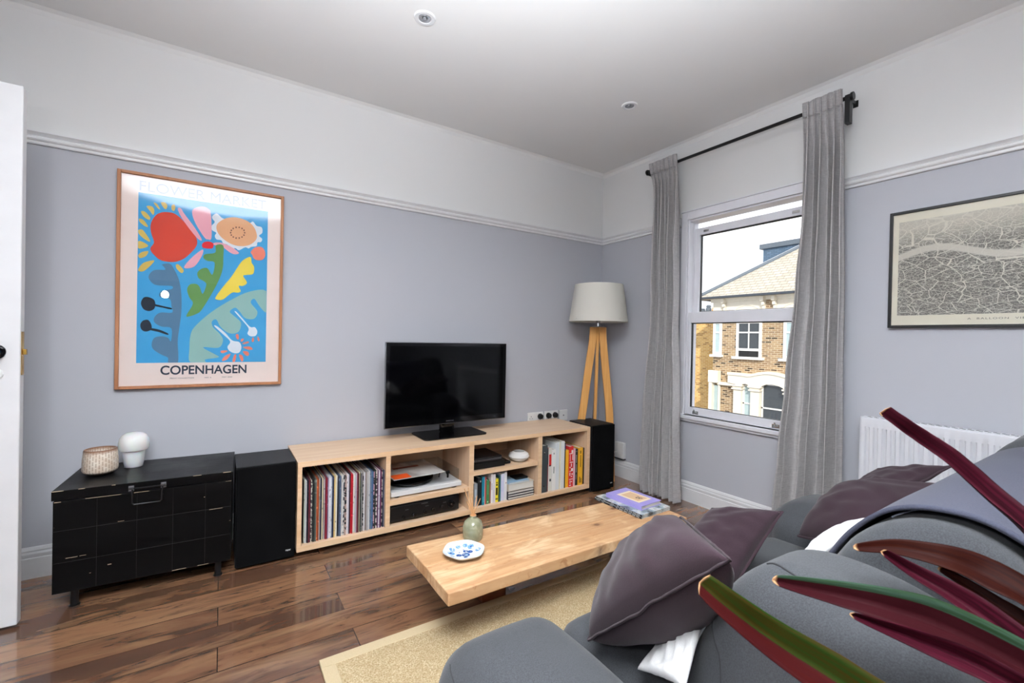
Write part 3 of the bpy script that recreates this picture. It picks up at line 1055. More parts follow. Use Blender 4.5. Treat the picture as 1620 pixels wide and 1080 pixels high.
for i, (a, c, h, col, lab) in enumerate(rt):
    kw = {}
    W = 'f1ece6'
    if i == 9:
        kw = dict(marks=[(.5, .9, .84, .91, W), (0, .9, .815, .835, W), (.15, .25, .64, .8, W), (.75, .9, .66, .80, W), (.1, .9, .60, .62, W), (.45, .6, .50, .58, W), (.1, .3, .47, .5, W),
                        (.5, .9, .39, .46, W), (.05, .45, .385, .40, W), (.1, .3, .28, .36, W), (.45, .75, .25, .27, W), (.6, .9, .30, .33, W), (.05, .9, .185, .20, W), (.2, .35, .08, .16, W), (.5, .75, .12, .14, W), (.05, .5, .03, .055, W)])
    elif i == 12:
        kw = dict(marks=[(.3, .65, .84, .92, '8f6a1c'), (.4, .6, .48, .80, '8a6618'), (.25, .45, .06, .22, '4e3a16'), (.55, .75, .06, .18, '6a5018')])
    elif i == 11:
        kw = dict(marks=[(.4, .6, .62, .84, 'a8a49c'), (.42, .62, .36, .58, '97938c'), (.42, .6, .16, .30, '8c8880'), (.2, .8, .92, .95, '6a665e')])
    elif i == 3:
        kw = dict(marks=[(.4, .6, .42, .58, '4c6a60'), (.35, .6, .88, .92, '8a8a8a')])
    elif i == 2:
        kw = dict(marks=[(.3, .95, .60, .85, 'c8251f'), (.3, .9, .57, .60, '4a1a1a'), (.5, .95, .22, .28, '2c2a34')])
    elif i == 8:
        kw = dict(marks=[(.55, .7, .1, .5, 'c98f20')])
    elif i == 1:
        kw = dict(marks=[(0.05, .95, .62, .97, '18181b')])
    elif i == 7:
        kw = dict(marks=[(.1, .9, .86, .97, '3a3560')])
    t = book(a, c, h, col, lab, group=G3, depth=0.22, yf=CY + 0.02 + 0.004 * (i % 3), **kw)
    if i == 0:
        t.name = 'ring_binder'
        t['category'] = 'ring binder'
        b = MB(MAT_CHROME)
        for z in (0.27, 0.045):
            ring_y(b, -0.882, CY + 0.020, FLOORZ + z, [(0.006, 0), (0.006, 0.001), (0.003, 0.0012)])
        b.build('finger_ring', t)

# ---------------------------------------------------------------- turntable + sleeve
tt = thing('turntable', (-1.70, -0.22, 0.200), 'white record player with black platter and clear lid on the left console shelf', 'record player')
TX0, TX1, TYF, TYB = -1.932, -1.500, -0.392, -0.045
b = MB(MAT_WHITE_PLASTIC)
b.box(TX0, TX1, TYF, TYB, 0.209, 0.236)
b.build('plinth', tt, bevel=0.004, seg=3)
for x in (TX0 + 0.04, TX1 - 0.04):
    for y in (TYF + 0.03, TYB - 0.03):
        b = MB(MAT_BLACK)
        b.lathe([(0.018, 0.200), (0.020, 0.204), (0.018, 0.209)], (x, y, 0), 20)
        b.build('foot', tt)
b = MB(MAT_BLACK_GLOSS)
b.lathe([(0.135, 0.240), (0.148, 0.241), (0.150, 0.246), (0.150, 0.258), (0.146, 0.261), (0.05, 0.262), (0.049, 0.2625), (0.004, 0.2625)], (-1.772, -0.215, 0), 72)
b.build('platter', tt)
b = MB(MAT_STEEL)
b.tube([(-1.555, -0.10, 0.236), (-1.555, -0.10, 0.262)], 0.018, 20)
b.tube([(-1.555, -0.10, 0.266), (-1.56, -0.2, 0.268), (-1.60, -0.29, 0.264), (-1.615, -0.315, 0.258)], 0.0045, 10)
b.build('tonearm', tt)
b = MB(MAT_BLACK)
b.tube([(-1.545, -0.290, 0.236), (-1.545, -0.290, 0.262)], [0.006, 0.006], 10)
b.tube([(-1.555, -0.290, 0.266), (-1.535, -0.290, 0.270)], 0.009, 14)
b.build('cueing_lever', tt)
b = MB(MAT_ACRYLIC)
t_ = 0.003
b.box(TX0 + .006, TX1 - .004, TYF + .03, TYB, 0.300, 0.303)
b.box(TX0 + .006, TX1 - .004, TYF + .03, TYF + .033, 0.2375, 0.300)
b.box(TX0 + .006, TX0 + .009, TYF + .033, TYB, 0.2375, 0.300)
b.box(TX1 - .007, TX1 - .004, TYF + .033, TYB, 0.2375, 0.300)
b.build('dust_cover', tt, smooth=0)
R_ = Matrix.Translation((-1.80, -0.21, 0.3035)) @ Matrix.Rotation(math.radians(2), 4, 'Z')
m = M('printed_sleeve', 'c9c9c6', 0.35)
n = m.noise(m.coord((3, 3, 1), loc=(1.2, 0.4, 0)), 1.6, 2)
c = m.mix(m.ramp(n, [(0.45, 0.0), (0.55, 1.0)]), 'd0d0ce', '9a9796')
m.col(c)
b = MB(m.m)
b.box(-0.125, 0.185, -0.185, 0.125, 0, 0.004, xf=R_)
b.box(-0.122, -0.02, -0.182, -0.10, 0.004, 0.0044, plain('e2561c', 0.35), xf=R_)
b.box(-0.06, 0.10, 0.0, 0.03, 0.004, 0.0044, plain('8b3a2a', 0.35), xf=R_)
tag(b.build('record_sleeve', smooth=0), 'grey record sleeve with orange corner lying on the record player lid', 'record')

# ---------------------------------------------------------------- amplifier
am = thing('amplifier', (-1.71, -0.2, FLOORZ), 'black hi-fi amplifier under the record player shelf', 'amplifier')
AX0, AX1, AYF = -1.937, -1.515, -0.392
b = MB(MAT_BLACK)
b.box(AX0, AX1, AYF + 0.012, -0.06, FLOORZ + 0.008, 0.160)
b.build('case', am, bevel=0.002)
m = MAT_BLACK_GLOSS
b = MB(MAT_BLACK)
b.puff(AX0, AX1, AYF, AYF + 0.014, FLOORZ + 0.010, 0.157, 0.005, n=8)
for x in (-1.85, -1.73, -1.62):
    b.box(x, x + 0.02, AYF - 0.0006, AYF + 0.002, 0.125, 0.128, MAT_STEEL)
b.build('faceplate', am)
for x, z, rr in ((-1.86, 0.090, 0.008), (-1.80, 0.092, 0.011), (-1.735, 0.096, 0.011), (-1.685, 0.100, 0.011), (-1.63, 0.106, 0.011), (-1.57, 0.112, 0.022)):
    b = MB(MAT_BLACK_GLOSS)
    ring_y(b, x, AYF, z, [(rr, -0.001), (rr, 0.012), (rr * 0.85, 0.014)], 24)
    ring_y(b, x, AYF - 0.014, z, [(rr * 0.25, -0.001), (rr * 0.2, 0.0006)], 10, MAT_CHROME)
    b.build('control_knob', am)
b = MB(MAT_STEEL)
b.box(-1.755, -1.715, AYF - 0.0008, AYF, 0.142, 0.147)
b.build('maker_badge', am, smooth=0)
for x in (AX0 + 0.04, AX1 - 0.04):
    b = MB(MAT_BLACK)
    b.lathe([(0.016, 0), (0.018, 0.003), (0.018, 0.009)], (x, AYF + 0.05, FLOORZ), 16)
    b.build('foot', am)

# ---------------------------------------------------------------- AV boxes, remote, bowl in upper middle-right compartment
SZ = 0.284
def av(x0, x1, y0, y1, z0, z1, lab, strip=None, name='media_player'):
    t = thing(name, ((x0 + x1) / 2, (y0 + y1) / 2, z0), lab, 'media player')
    b = MB(MAT_BLACK)
    b.box(x0, x1, y0, y1, z0 + 0.002, z1)
    b.build('case', t, bevel=0.002)
    if strip:
        b = MB(MAT_STEEL)
        b.box(x0 + 0.004, x1 - 0.004, y0 - 0.002, y0, z0 + 0.010, z1 - 0.010)
        b.build('front_strip', t, bevel=0.001)
        for k in (0.02, 0.032):
            b = MB(MAT_BLACK)
            ring_y(b, x0 + k, y0 - 0.002, (z0 + z1) / 2, [(0.003, 0), (0.003, 0.001)], 12)
            b.build('button', t)
    b = MB(MAT_BLACK)
    for x in (x0 + 0.03, x1 - 0.03):
        for y in (y0 + 0.03, y1 - 0.03):
            b.lathe([(0.008, 0.0), (0.008, 0.0022)], (x, y, z0), 12)
    b.build('feet', t)
av(-1.422, -1.190, CY + 0.03, -0.14, SZ, 0.322, 'plain black media box on the upper right console shelf')
av(-1.422, -1.212, CY + 0.035, -0.17, 0.3222, 0.355, 'slim disc player with silver front strip stacked on the black media box', True)
b = MB(MAT_BLACK_GLOSS)
b.puff(-1.175, -1.130, CY + 0.05, CY + 0.20, SZ, SZ + 0.020, 0.009, n=8)
tag(b.build('remote_control'), 'black remote control on the shelf between media boxes and white bowl', 'remote control')
b = MB(MAT_PORCELAIN)
b.lathe([(0.028, 0), (0.034, 0.001), (0.062, 0.018), (0.070, 0.034), (0.064, 0.052), (0.046, 0.063), (0.038, 0.066), (0.035, 0.064), (0.038, 0.058), (0.055, 0.036), (0.03, 0.008), (0.001, 0.006)], (-1.048, -0.335, SZ), 48)
tag(b.build('incense_bowl'), 'rounded white ceramic bowl on the upper right console shelf', 'bowl')

# ---------------------------------------------------------------- television
tv = thing('television', (-1.49, -0.19, CZ1), 'black flat-screen television with pale bezel edge on the console', 'television')
TVX0, TVX1, TVZ0, TVZ1, TVY = -1.919, -1.076, 0.549, 1.066, -0.200
b = MB(MAT_STEEL)
b.box(TVX0, TVX1, TVY, TVY + 0.012, TVZ0, TVZ1)
b.build('bezel_frame', tv, bevel=0.005, seg=3)
b = MB(MAT_BLACK)
b.puff(TVX0 + 0.01, TVX1 - 0.01, TVY + 0.012, TVY + 0.05, TVZ0 + 0.01, TVZ1 - 0.01, 0.012, n=6)
b.build('rear_housing', tv)
b = MB(MAT_BLACK_GLOSS)
b.box(TVX0 + 0.0055, TVX1 - 0.0055, TVY - 0.004, TVY, TVZ0 + 0.0055, TVZ1 - 0.0035)
b.build('front_surround', tv, bevel=0.001)
b = MB(MAT_SCREEN)
b.box(TVX0 + 0.028, TVX1 - 0.028, TVY - 0.0046, TVY - 0.004, TVZ0 + 0.040, TVZ1 - 0.024)
b.build('screen', tv, smooth=0)
b = MB(MAT_STEEL)
b.text('SAMSUNG', (-1.4975, TVY - 0.0042, TVZ0 + 0.016), (1, 0, 0), (0, 0, 1), width=0.052, height=0.008, align='center', bold=0.02, depth=0.0006)
b.build('maker_badge', tv, smooth=0)
b = MB(MAT_BLACK_GLOSS)
pts = []
for k, (cx_, cy_) in enumerate([(-1.293, -0.262), (-1.293, -0.070), (-1.668, -0.070), (-1.668, -0.262)]):
    for j in range(7):
        a = -PI / 2 + k * PI / 2 + j * PI / 12
        pts.append((cx_ + 0.03 * math.cos(a), cy_ + 0.03 * math.sin(a), CZ1 + 0.0005))
b.poly(pts, (0, 0, 0.009))
b.build('stand_base', tv, bevel=0.002)
b = MB(MAT_BLACK_GLOSS)
b.puff(-1.530, -1.430, TVY + 0.060, TVY + 0.095, CZ1 + 0.008, TVZ0 + 0.06, 0.012, n=6)
b.box(-1.53, -1.43, TVY + 0.045, TVY + 0.07, TVZ0 + 0.02, TVZ0 + 0.06)
b.build('stand_neck', tv)

# ---------------------------------------------------------------- loudspeakers
def speaker(x0, x1, y0, y1, h, label, legs):
    t = thing('floor_speaker', ((x0 + x1) / 2, (y0 + y1) / 2, 0), label, 'loudspeaker', 'pair of black bookshelf speakers')
    b = MB(MAT_ASH)
    b.box(x0, x1, y0 + 0.022, y1, 0.006, h)
    b.build('cabinet', t, bevel=0.0015)
    b = MB(MAT_CLOTH_BLACK)
    b.box(x0 + 0.002, x1 - 0.002, y0, y0 + 0.0215, 0.010, h - 0.002)
    g = b.build('grille', t, bevel=0.005, seg=3)
    b = MB(MAT_WHITE_PLASTIC)
    b.text('B&W', (x1 - 0.042, y0 - 0.0002, 0.044), (1, 0, 0), (0, 0, 1), width=0.022, height=0.008, bold=0.04, depth=0.0005)
    b.build('maker_badge', g, smooth=0)
    b = MB(MAT_BLACK)
    for x in (x0 + 0.02, x1 - 0.02):
        for y in (y0 + 0.04, y1 - 0.02):
            b.lathe([(0.01, 0), (0.01, 0.0062)], (x, y, 0), 12)
    b.build('foot', t)
    return t
speaker(-2.662, -2.410, -0.400, -0.095, 0.474, 'black loudspeaker between the black chest and the console', 0)
speaker(-0.478, -0.262, -0.446, -0.178, 0.482, 'black loudspeaker at the right end of the console before the tripod lamp', 0)

# ---------------------------------------------------------------- black chest
ch = thing('storage_chest', (-2.965, -0.215, 0), 'black painted scuffed wooden chest with lid and metal handle on short feet', 'chest', rotz=math.radians(-2.3))
W_ = world_of(ch)
hx, y0_, y1_ = 0.293, -0.198, 0.190
b = MB(MAT_CHEST)
b.box(-hx, hx, y0_, y1_, 0.072, 0.432, xf=W_)
gm = plain('0f0f10', 0.5, name='board_joint')
for z in (0.19, 0.315):
    b.box(-hx - 0.0004, hx + 0.0004, y0_ - 0.0004, y0_ + 0.001, z, z + 0.0014, gm, xf=W_)
for x in (-0.165, -0.04, 0.08, 0.195):
    b.box(x, x + 0.0014, y0_ - 0.0004, y0_ + 0.001, 0.074, 0.430, gm, xf=W_)
sc = plain('b9a48a', 0.7, name='worn_edge')
for x, z, l, h in ((-0.29, 0.428, 0.02, 0.003), (-0.20, 0.4300, 0.11, 0.0016), (-0.05, 0.4302, 0.05, 0.0014), (-0.255, 0.205, 0.035, 0.0016), (-0.215, 0.206, 0.02, 0.0012), (-0.13, 0.150, 0.012, 0.003), (-0.185, 0.13, 0.005, 0.002), (0.27, 0.43, 0.022, 0.0014), (0.21, 0.313, 0.05, 0.0014),
                   (0.08, 0.0735, 0.05, 0.002), (0.17, 0.0735, 0.04, 0.0016), (-0.10, 0.32, 0.02, 0.0014), (0.286, 0.25, 0.006, 0.002), (0.19, 0.372, 0.004, 0.003)):
    b.box(x, x + l, y0_ - 0.0005, y0_ + 0.001, z, z + h, sc, xf=W_)
b.build('body', ch, smooth=0, bevel=0.002)
b = MB(MAT_CHEST)
b.box(-hx - 0.004, hx + 0.004, y0_ - 0.004, y1_, 0.437, 0.474, xf=W_)
for x in (-0.165, -0.04, 0.08, 0.195):
    b.box(x, x + 0.0016, y0_ - 0.0045, y1_, 0.470, 0.4743, gm, xf=W_)
for y in (-0.07, 0.06):
    b.box(-hx, hx, y, y + 0.0016, 0.470, 0.4743, gm, xf=W_)
for x, l in ((-0.297, 0.035), (-0.22, 0.02), (-0.12, 0.012), (0.15, 0.03), (0.26, 0.03)):
    b.box(x, x + l, y0_ - 0.0046, y0_ - 0.002, 0.472, 0.4744, sc, xf=W_)
b.build('lid', ch, smooth=0, bevel=0.003)
b = MB(MAT_BLACK_METAL)
b.box(-0.065, 0.055, y0_ - 0.008, y0_ - 0.004, 0.447, 0.452, xf=W_)
P = lambda x, y, z: W_ @ Vector((x, y, z))
b.tube([P(-0.055, y0_ - 0.008, 0.450), P(-0.053, y0_ - 0.012, 0.392), P(-0.047, y0_ - 0.013, 0.385), P(0.037, y0_ - 0.013, 0.385), P(0.043, y0_ - 0.012, 0.392), P(0.045, y0_ - 0.008, 0.450)], 0.003, 10)
for x in (-0.058, 0.048):
    b.box(x - 0.009, x + 0.009, y0_ - 0.007, y0_ - 0.0035, 0.440, 0.462, MAT_STEEL, xf=W_)
    b.tube([P(x - 0.008, y0_ - 0.009, 0.451), P(x + 0.008, y0_ - 0.009, 0.451)], 0.005, 10)
lbl(b.build('drop_handle', ch, bevel=0.0005), 'worn metal drop handle')
b = MB(MAT_BLACK_METAL)
b.tube([P(-hx, -0.02, 0.362), P(-hx - 0.006, -0.02, 0.362)], 0.018, 20)
pts = [P(-hx - 0.012 - 0.006 * math.sin(a), -0.02 + 0.026 * math.cos(a), 0.348 + 0.022 * math.sin(a)) for a in [k * 2 * PI / 20 for k in range(21)]]
b.tube(pts, 0.003, 8, cap=False)
b.build('ring_pull', ch)
for x in (-0.235, 0.245):
    for y in (-0.165, 0.15):
        b = MB(MAT_BLACK_METAL)
        p = P(x, y, 0)
        b.lathe([(0.018, 0.0), (0.018, 0.004), (0.0125, 0.006), (0.0125, 0.0725)], p, 20)
        b.build('leg', ch)
# bowl and lamp on the chest
TOP = 0.4745
bx = Vector((-3.163, -0.200, TOP))
m = M('speckled_stoneware', 'cfc3b2', 0.35)
vc = m.coord((1, 1, 1))
# dashes incised round the body in columns
sepn = m.add('ShaderNodeSeparateXYZ')
m.link(vc, sepn.inputs[0])
ang = m.math('ARCTAN2', sepn.outputs[1], sepn.outputs[0])
col_i = m.math('MULTIPLY', ang, 5.6)
fcol = m.math('FRACT', col_i)
row = m.math('MULTIPLY', sepn.outputs[2], 46.0)
rown = m.math('ADD', row, m.math('MULTIPLY', m.math('FLOOR', col_i), 0.37))
frow = m.math('FRACT', rown)
d1 = m.math('MULTIPLY', m.math('GREATER_THAN', fcol, 0.55), m.math('GREATER_THAN', frow, 0.22))
nn = m.noise(m.coord((40, 40, 40)), 1.0, 3)
c = m.mix(m.ramp(nn, [(0.35, 0.0), (0.7, 0.7)]), 'ddd3c6', 'c0a78f')
c = m.mix(m.math('MULTIPLY', d1, 0.55), c, '8a6e58')
rimf = m.ramp(sepn.outputs[2], [(0.094, 0.0), (0.108, 1.0)])
c = m.mix(rimf, c, '7b5238')
basef = m.ramp(sepn.outputs[2], [(0.010, 1.0), (0.018, 0.0)])
c = m.mix(basef, c, '2b211c')
m.col(c)
b = MB(m.m)
b.lathe([(0.034, 0.0), (0.044, 0.003), (0.058, 0.016), (0.061, 0.024), (0.060, 0.06), (0.056, 0.104), (0.0545, 0.110), (0.051, 0.110), (0.050, 0.100), (0.053, 0.06), (0.05, 0.02), (0.02, 0.012), (0.001, 0.012)], bx, 56)
tag(b.build('planter_bowl', origin=bx), 'cream stoneware pot with incised dashes and brown rim on the black chest', 'pot')
lx = Vector((-3.058, -0.142, TOP))
ml = thing('table_lamp', lx, 'small white glass mushroom lamp beside the stoneware pot', 'lamp')
MAT_OPAL = plain('e9ebea', 0.18, name='opal_glass')
MAT_OPAL.node_tree.nodes['Principled BSDF'].inputs['Subsurface Weight'].default_value = 0.2
b = MB(MAT_OPAL)
b.lathe([(0.030, 0.006), (0.034, 0.010), (0.038, 0.030), (0.041, 0.060), (0.042, 0.078)], lx, 48)
b.build('stem', ml)
b = MB(MAT_CHROME)
b.lathe([(0.033, 0.0), (0.035, 0.001), (0.035, 0.005), (0.031, 0.0065)], lx, 48)
b.build('base', ml)
b = MB(MAT_OPAL)
b.lathe([(0.040, 0.079), (0.052, 0.082), (0.056, 0.092), (0.056, 0.115), (0.053, 0.133), (0.044, 0.149), (0.030, 0.158), (0.012, 0.162), (0.001, 0.1625)], lx, 56)
b.build('lamp_shade', ml)

# ---------------------------------------------------------------- tripod lamp
LC = Vector((-0.262, -0.243, 0))
tl = thing('floor_lamp', LC, 'wooden tripod floor lamp with cream drum shade in the room corner', 'floor lamp')
m = M('cream_shade', 'e9e6dd', 0.8, spec=0.1)
m.bump(m.noise(m.coord((300, 300, 40)), 1.0, 2), 0.1, 0.001)
tr = m.add('ShaderNodeBsdfTranslucent')
tr.inputs['Color'].default_value = lin('e9e6dd')
mx = m.add('ShaderNodeMixShader')
mx.inputs[0].default_value = 0.2
m.link(m.b.outputs[0], mx.inputs[1]).link(tr.outputs[0], mx.inputs[2]).link(mx.outputs[0], m.n['Material Output'].inputs['Surface'])
b = MB(m.m)
b.lathe([(0.228, 1.243), (0.2265, 1.246), (0.187, 1.530), (0.1855, 1.530), (0.225, 1.246), (0.2265, 1.243)], LC, 80)
bm_caps = [fc for fc in b.bm.faces if len(fc.verts) > 4]
bmesh.ops.delete(b.bm, geom=bm_caps, context='FACES_ONLY')
b.build('lamp_shade', tl)
b = MB(MAT_CHROME)
b.lathe([(0.010, 1.205), (0.010, 1.235), (0.017, 1.240), (0.017, 1.275), (0.001, 1.276)], LC, 24)
b.tube([LC + Vector((-0.226, 0, 1.262)), LC + Vector((0.226, 0, 1.262))], 0.0015, 6)
b.tube([LC + Vector((0, -0.226, 1.262)), LC + Vector((0, 0.226, 1.262))], 0.0015, 6)
b.build('bulb_holder', tl)
b = MB(MAT_OPAL)
b.lathe([(0.012, 1.276), (0.014, 1.29), (0.030, 1.33), (0.032, 1.35), (0.022, 1.375), (0.001, 1.382)], LC, 24)
b.build('bulb', tl)
b = MB(MAT_STEEL)
b.lathe([(0.045, 1.203), (0.045, 1.209)], LC, 32)
b.build('top_plate', tl)
ia = math.atan2(0.545, -0.838)
for k, ang in enumerate((ia, ia - PI, ia - PI / 2)):
    if k == 2:
        ang = ia - PI / 2 - 0.0
    d = Vector((math.cos(ang), math.sin(ang), 0))
    s_ = Vector((-d.y, d.x, 0))
    if k < 2:
        pts = [(0.036, 1.203), (0.041, 1.10), (0.070 if k == 0 else 0.066, 0.86), (0.104 if k == 1 else 0.112, 0.50), (0.185 if k == 0 else 0.125, 0.0)]
        hw = 0.029
    else:
        pts = [(0.010, 1.203), (0.020, 1.10), (0.03, 0.86), (0.10, 0.0)]
        hw = 0.018
    b = MB(MAT_LAMP_WOOD)
    rings = []
    for rr, z in catmull([Vector((p[0], p[1], 0)) for p in pts], 6) and [(v.x, v.y) for v in catmull([Vector((p[0], p[1], 0)) for p in pts], 6)]:
        cc = LC + d * rr + Vector((0, 0, max(z, 0.0)))
        hh = hw * (0.95 if z > 1.0 else 1.0)
        # wide face seen from the room: width lies along the leg's own radial direction
        rings.append([b.bm.verts.new(cc + d * hh * a + s_ * 0.011 * c_) for a, c_ in ((-1, -1), (1, -1), (1, 1), (-1, 1))])
    for a, c_ in zip(rings, rings[1:]):
        for j in range(4):
            b.bm.faces.new((a[j], a[(j + 1) % 4], c_[(j + 1) % 4], c_[j]))
    b.bm.faces.new(rings[0]); b.bm.faces.new(rings[-1])
    b.build('leg', tl, smooth=30, bevel=0.003)
b = MB(MAT_BLACK)
b.tube(catmull([LC + Vector((0, 0, 1.2)), LC + Vector((0.02, 0.04, 0.9)), LC + Vector((0.03, 0.07, 0.5)), LC + Vector((0.02, 0.09, 0.2)), LC + Vector((-0.03, 0.15, 0.03))], 6), 0.0025, 6)
b.build('cord', tl)

# ---------------------------------------------------------------- sockets
def socket(x0, x1, z0, z1, lab, wall='n', grp='white wall sockets above the console'):
    t = thing('wall_socket', ((x0 + x1) / 2, 0, (z0 + z1) / 2), lab, 'wall socket', grp)
    b = MB(MAT_WHITE_PLASTIC)
    b.box(x0, x1, -0.010, 0.0, z0, z1)
    b.build('faceplate', t, bevel=0.003, seg=3)
    return t
def slots(t, cx, cz):
    b = MB(MAT_BLACK)
    for dx, dz, w_, h in ((0, 0.012, 0.004, 0.008), (-0.011, -0.004, 0.007, 0.004), (0.011, -0.004, 0.007, 0.004)):
        b.box(cx + dx - w_ / 2, cx + dx + w_ / 2, -0.0104, -0.010, cz + dz - h / 2, cz + dz + h / 2)
    b.build('pin_slots', t, smooth=0)
def switch(t, cx, cz):
    b = MB(MAT_WHITE_PLASTIC)
    b.box(cx - 0.006, cx + 0.006, -0.013, -0.010, cz - 0.008, cz + 0.008)
    b.build('rocker_switch', t, bevel=0.001)
s1 = socket(-0.751, -0.605, 0.447, 0.533, 'white double wall socket nearest the television, holding one black plug')
s2 = socket(-0.590, -0.455, 0.447, 0.533, 'white double wall socket with two black plugs beside the tripod lamp')
s3 = socket(-0.442, -0.356, 0.447, 0.533, 'white single wall outlet closest to the room corner')
slots(s1, -0.720, 0.49)
for t, x in ((s1, -0.69), (s1, -0.665), (s2, -0.53), (s2, -0.505)):
    switch(t, x, 0.518)
b = MB(MAT_STEEL)
ring_y(b, -0.399, -0.010, 0.490, [(0.006, 0), (0.006, 0.004), (0.002, 0.005)], 16)
b.build('aerial_port', s3)
for x, z, lab in ((-0.637, 0.499, 'black plug in the socket nearest the television'), (-0.555, 0.500, 'left of two black plugs in the socket beside the tripod lamp'), (-0.490, 0.500, 'right of two black plugs in the socket beside the tripod lamp')):
    b = MB(MAT_BLACK)
    ring_y(b, x, -0.0105, z, [(0.022, 0), (0.023, 0.006), (0.018, 0.024), (0.008, 0.030)], 24)
    b.tube([(x, -0.016, z - 0.015), (x, -0.0145, z - 0.03), (x, -0.0145, z - 0.22)], 0.0028, 8)
    tag(b.build('power_plug'), lab, 'plug', 'black plugs above the console')
# white junction box low on the window wall, with cable
jb = thing('phone_socket', (0, -0.266, 0.148), 'white wall-mounted socket box above the skirting behind the right loudspeaker', 'socket box')
b = MB(MAT_WHITE_PLASTIC)
b.box(-0.030, 0.0, -0.316, -0.222, 0.155, 0.283)
b.build('housing', jb, bevel=0.004, seg=3)
b = MB(MAT_BLACK)
b.box(-0.032, 0.0, -0.318, -0.220, 0.148, 0.155)
b.build('bottom_edge', jb, bevel=0.001)
b = MB(MAT_WHITE_PLASTIC)
b.tube(catmull([(-0.033, -0.25, 0.205), (-0.055, -0.235, 0.195), (-0.075, -0.22, 0.17), (-0.09, -0.215, 0.12), (-0.10, -0.20, 0.02)], 6), 0.0035, 8)
b.build('cable', jb)
b = MB(plain('c24a1c', 0.5, name='orange_plastic'))
b.puff(-0.115, -0.085, -0.235, -0.205, 0.128, 0.165, 0.008, n=5)
lbl(b.build('cable_clip', jb), 'orange-red cable clip')
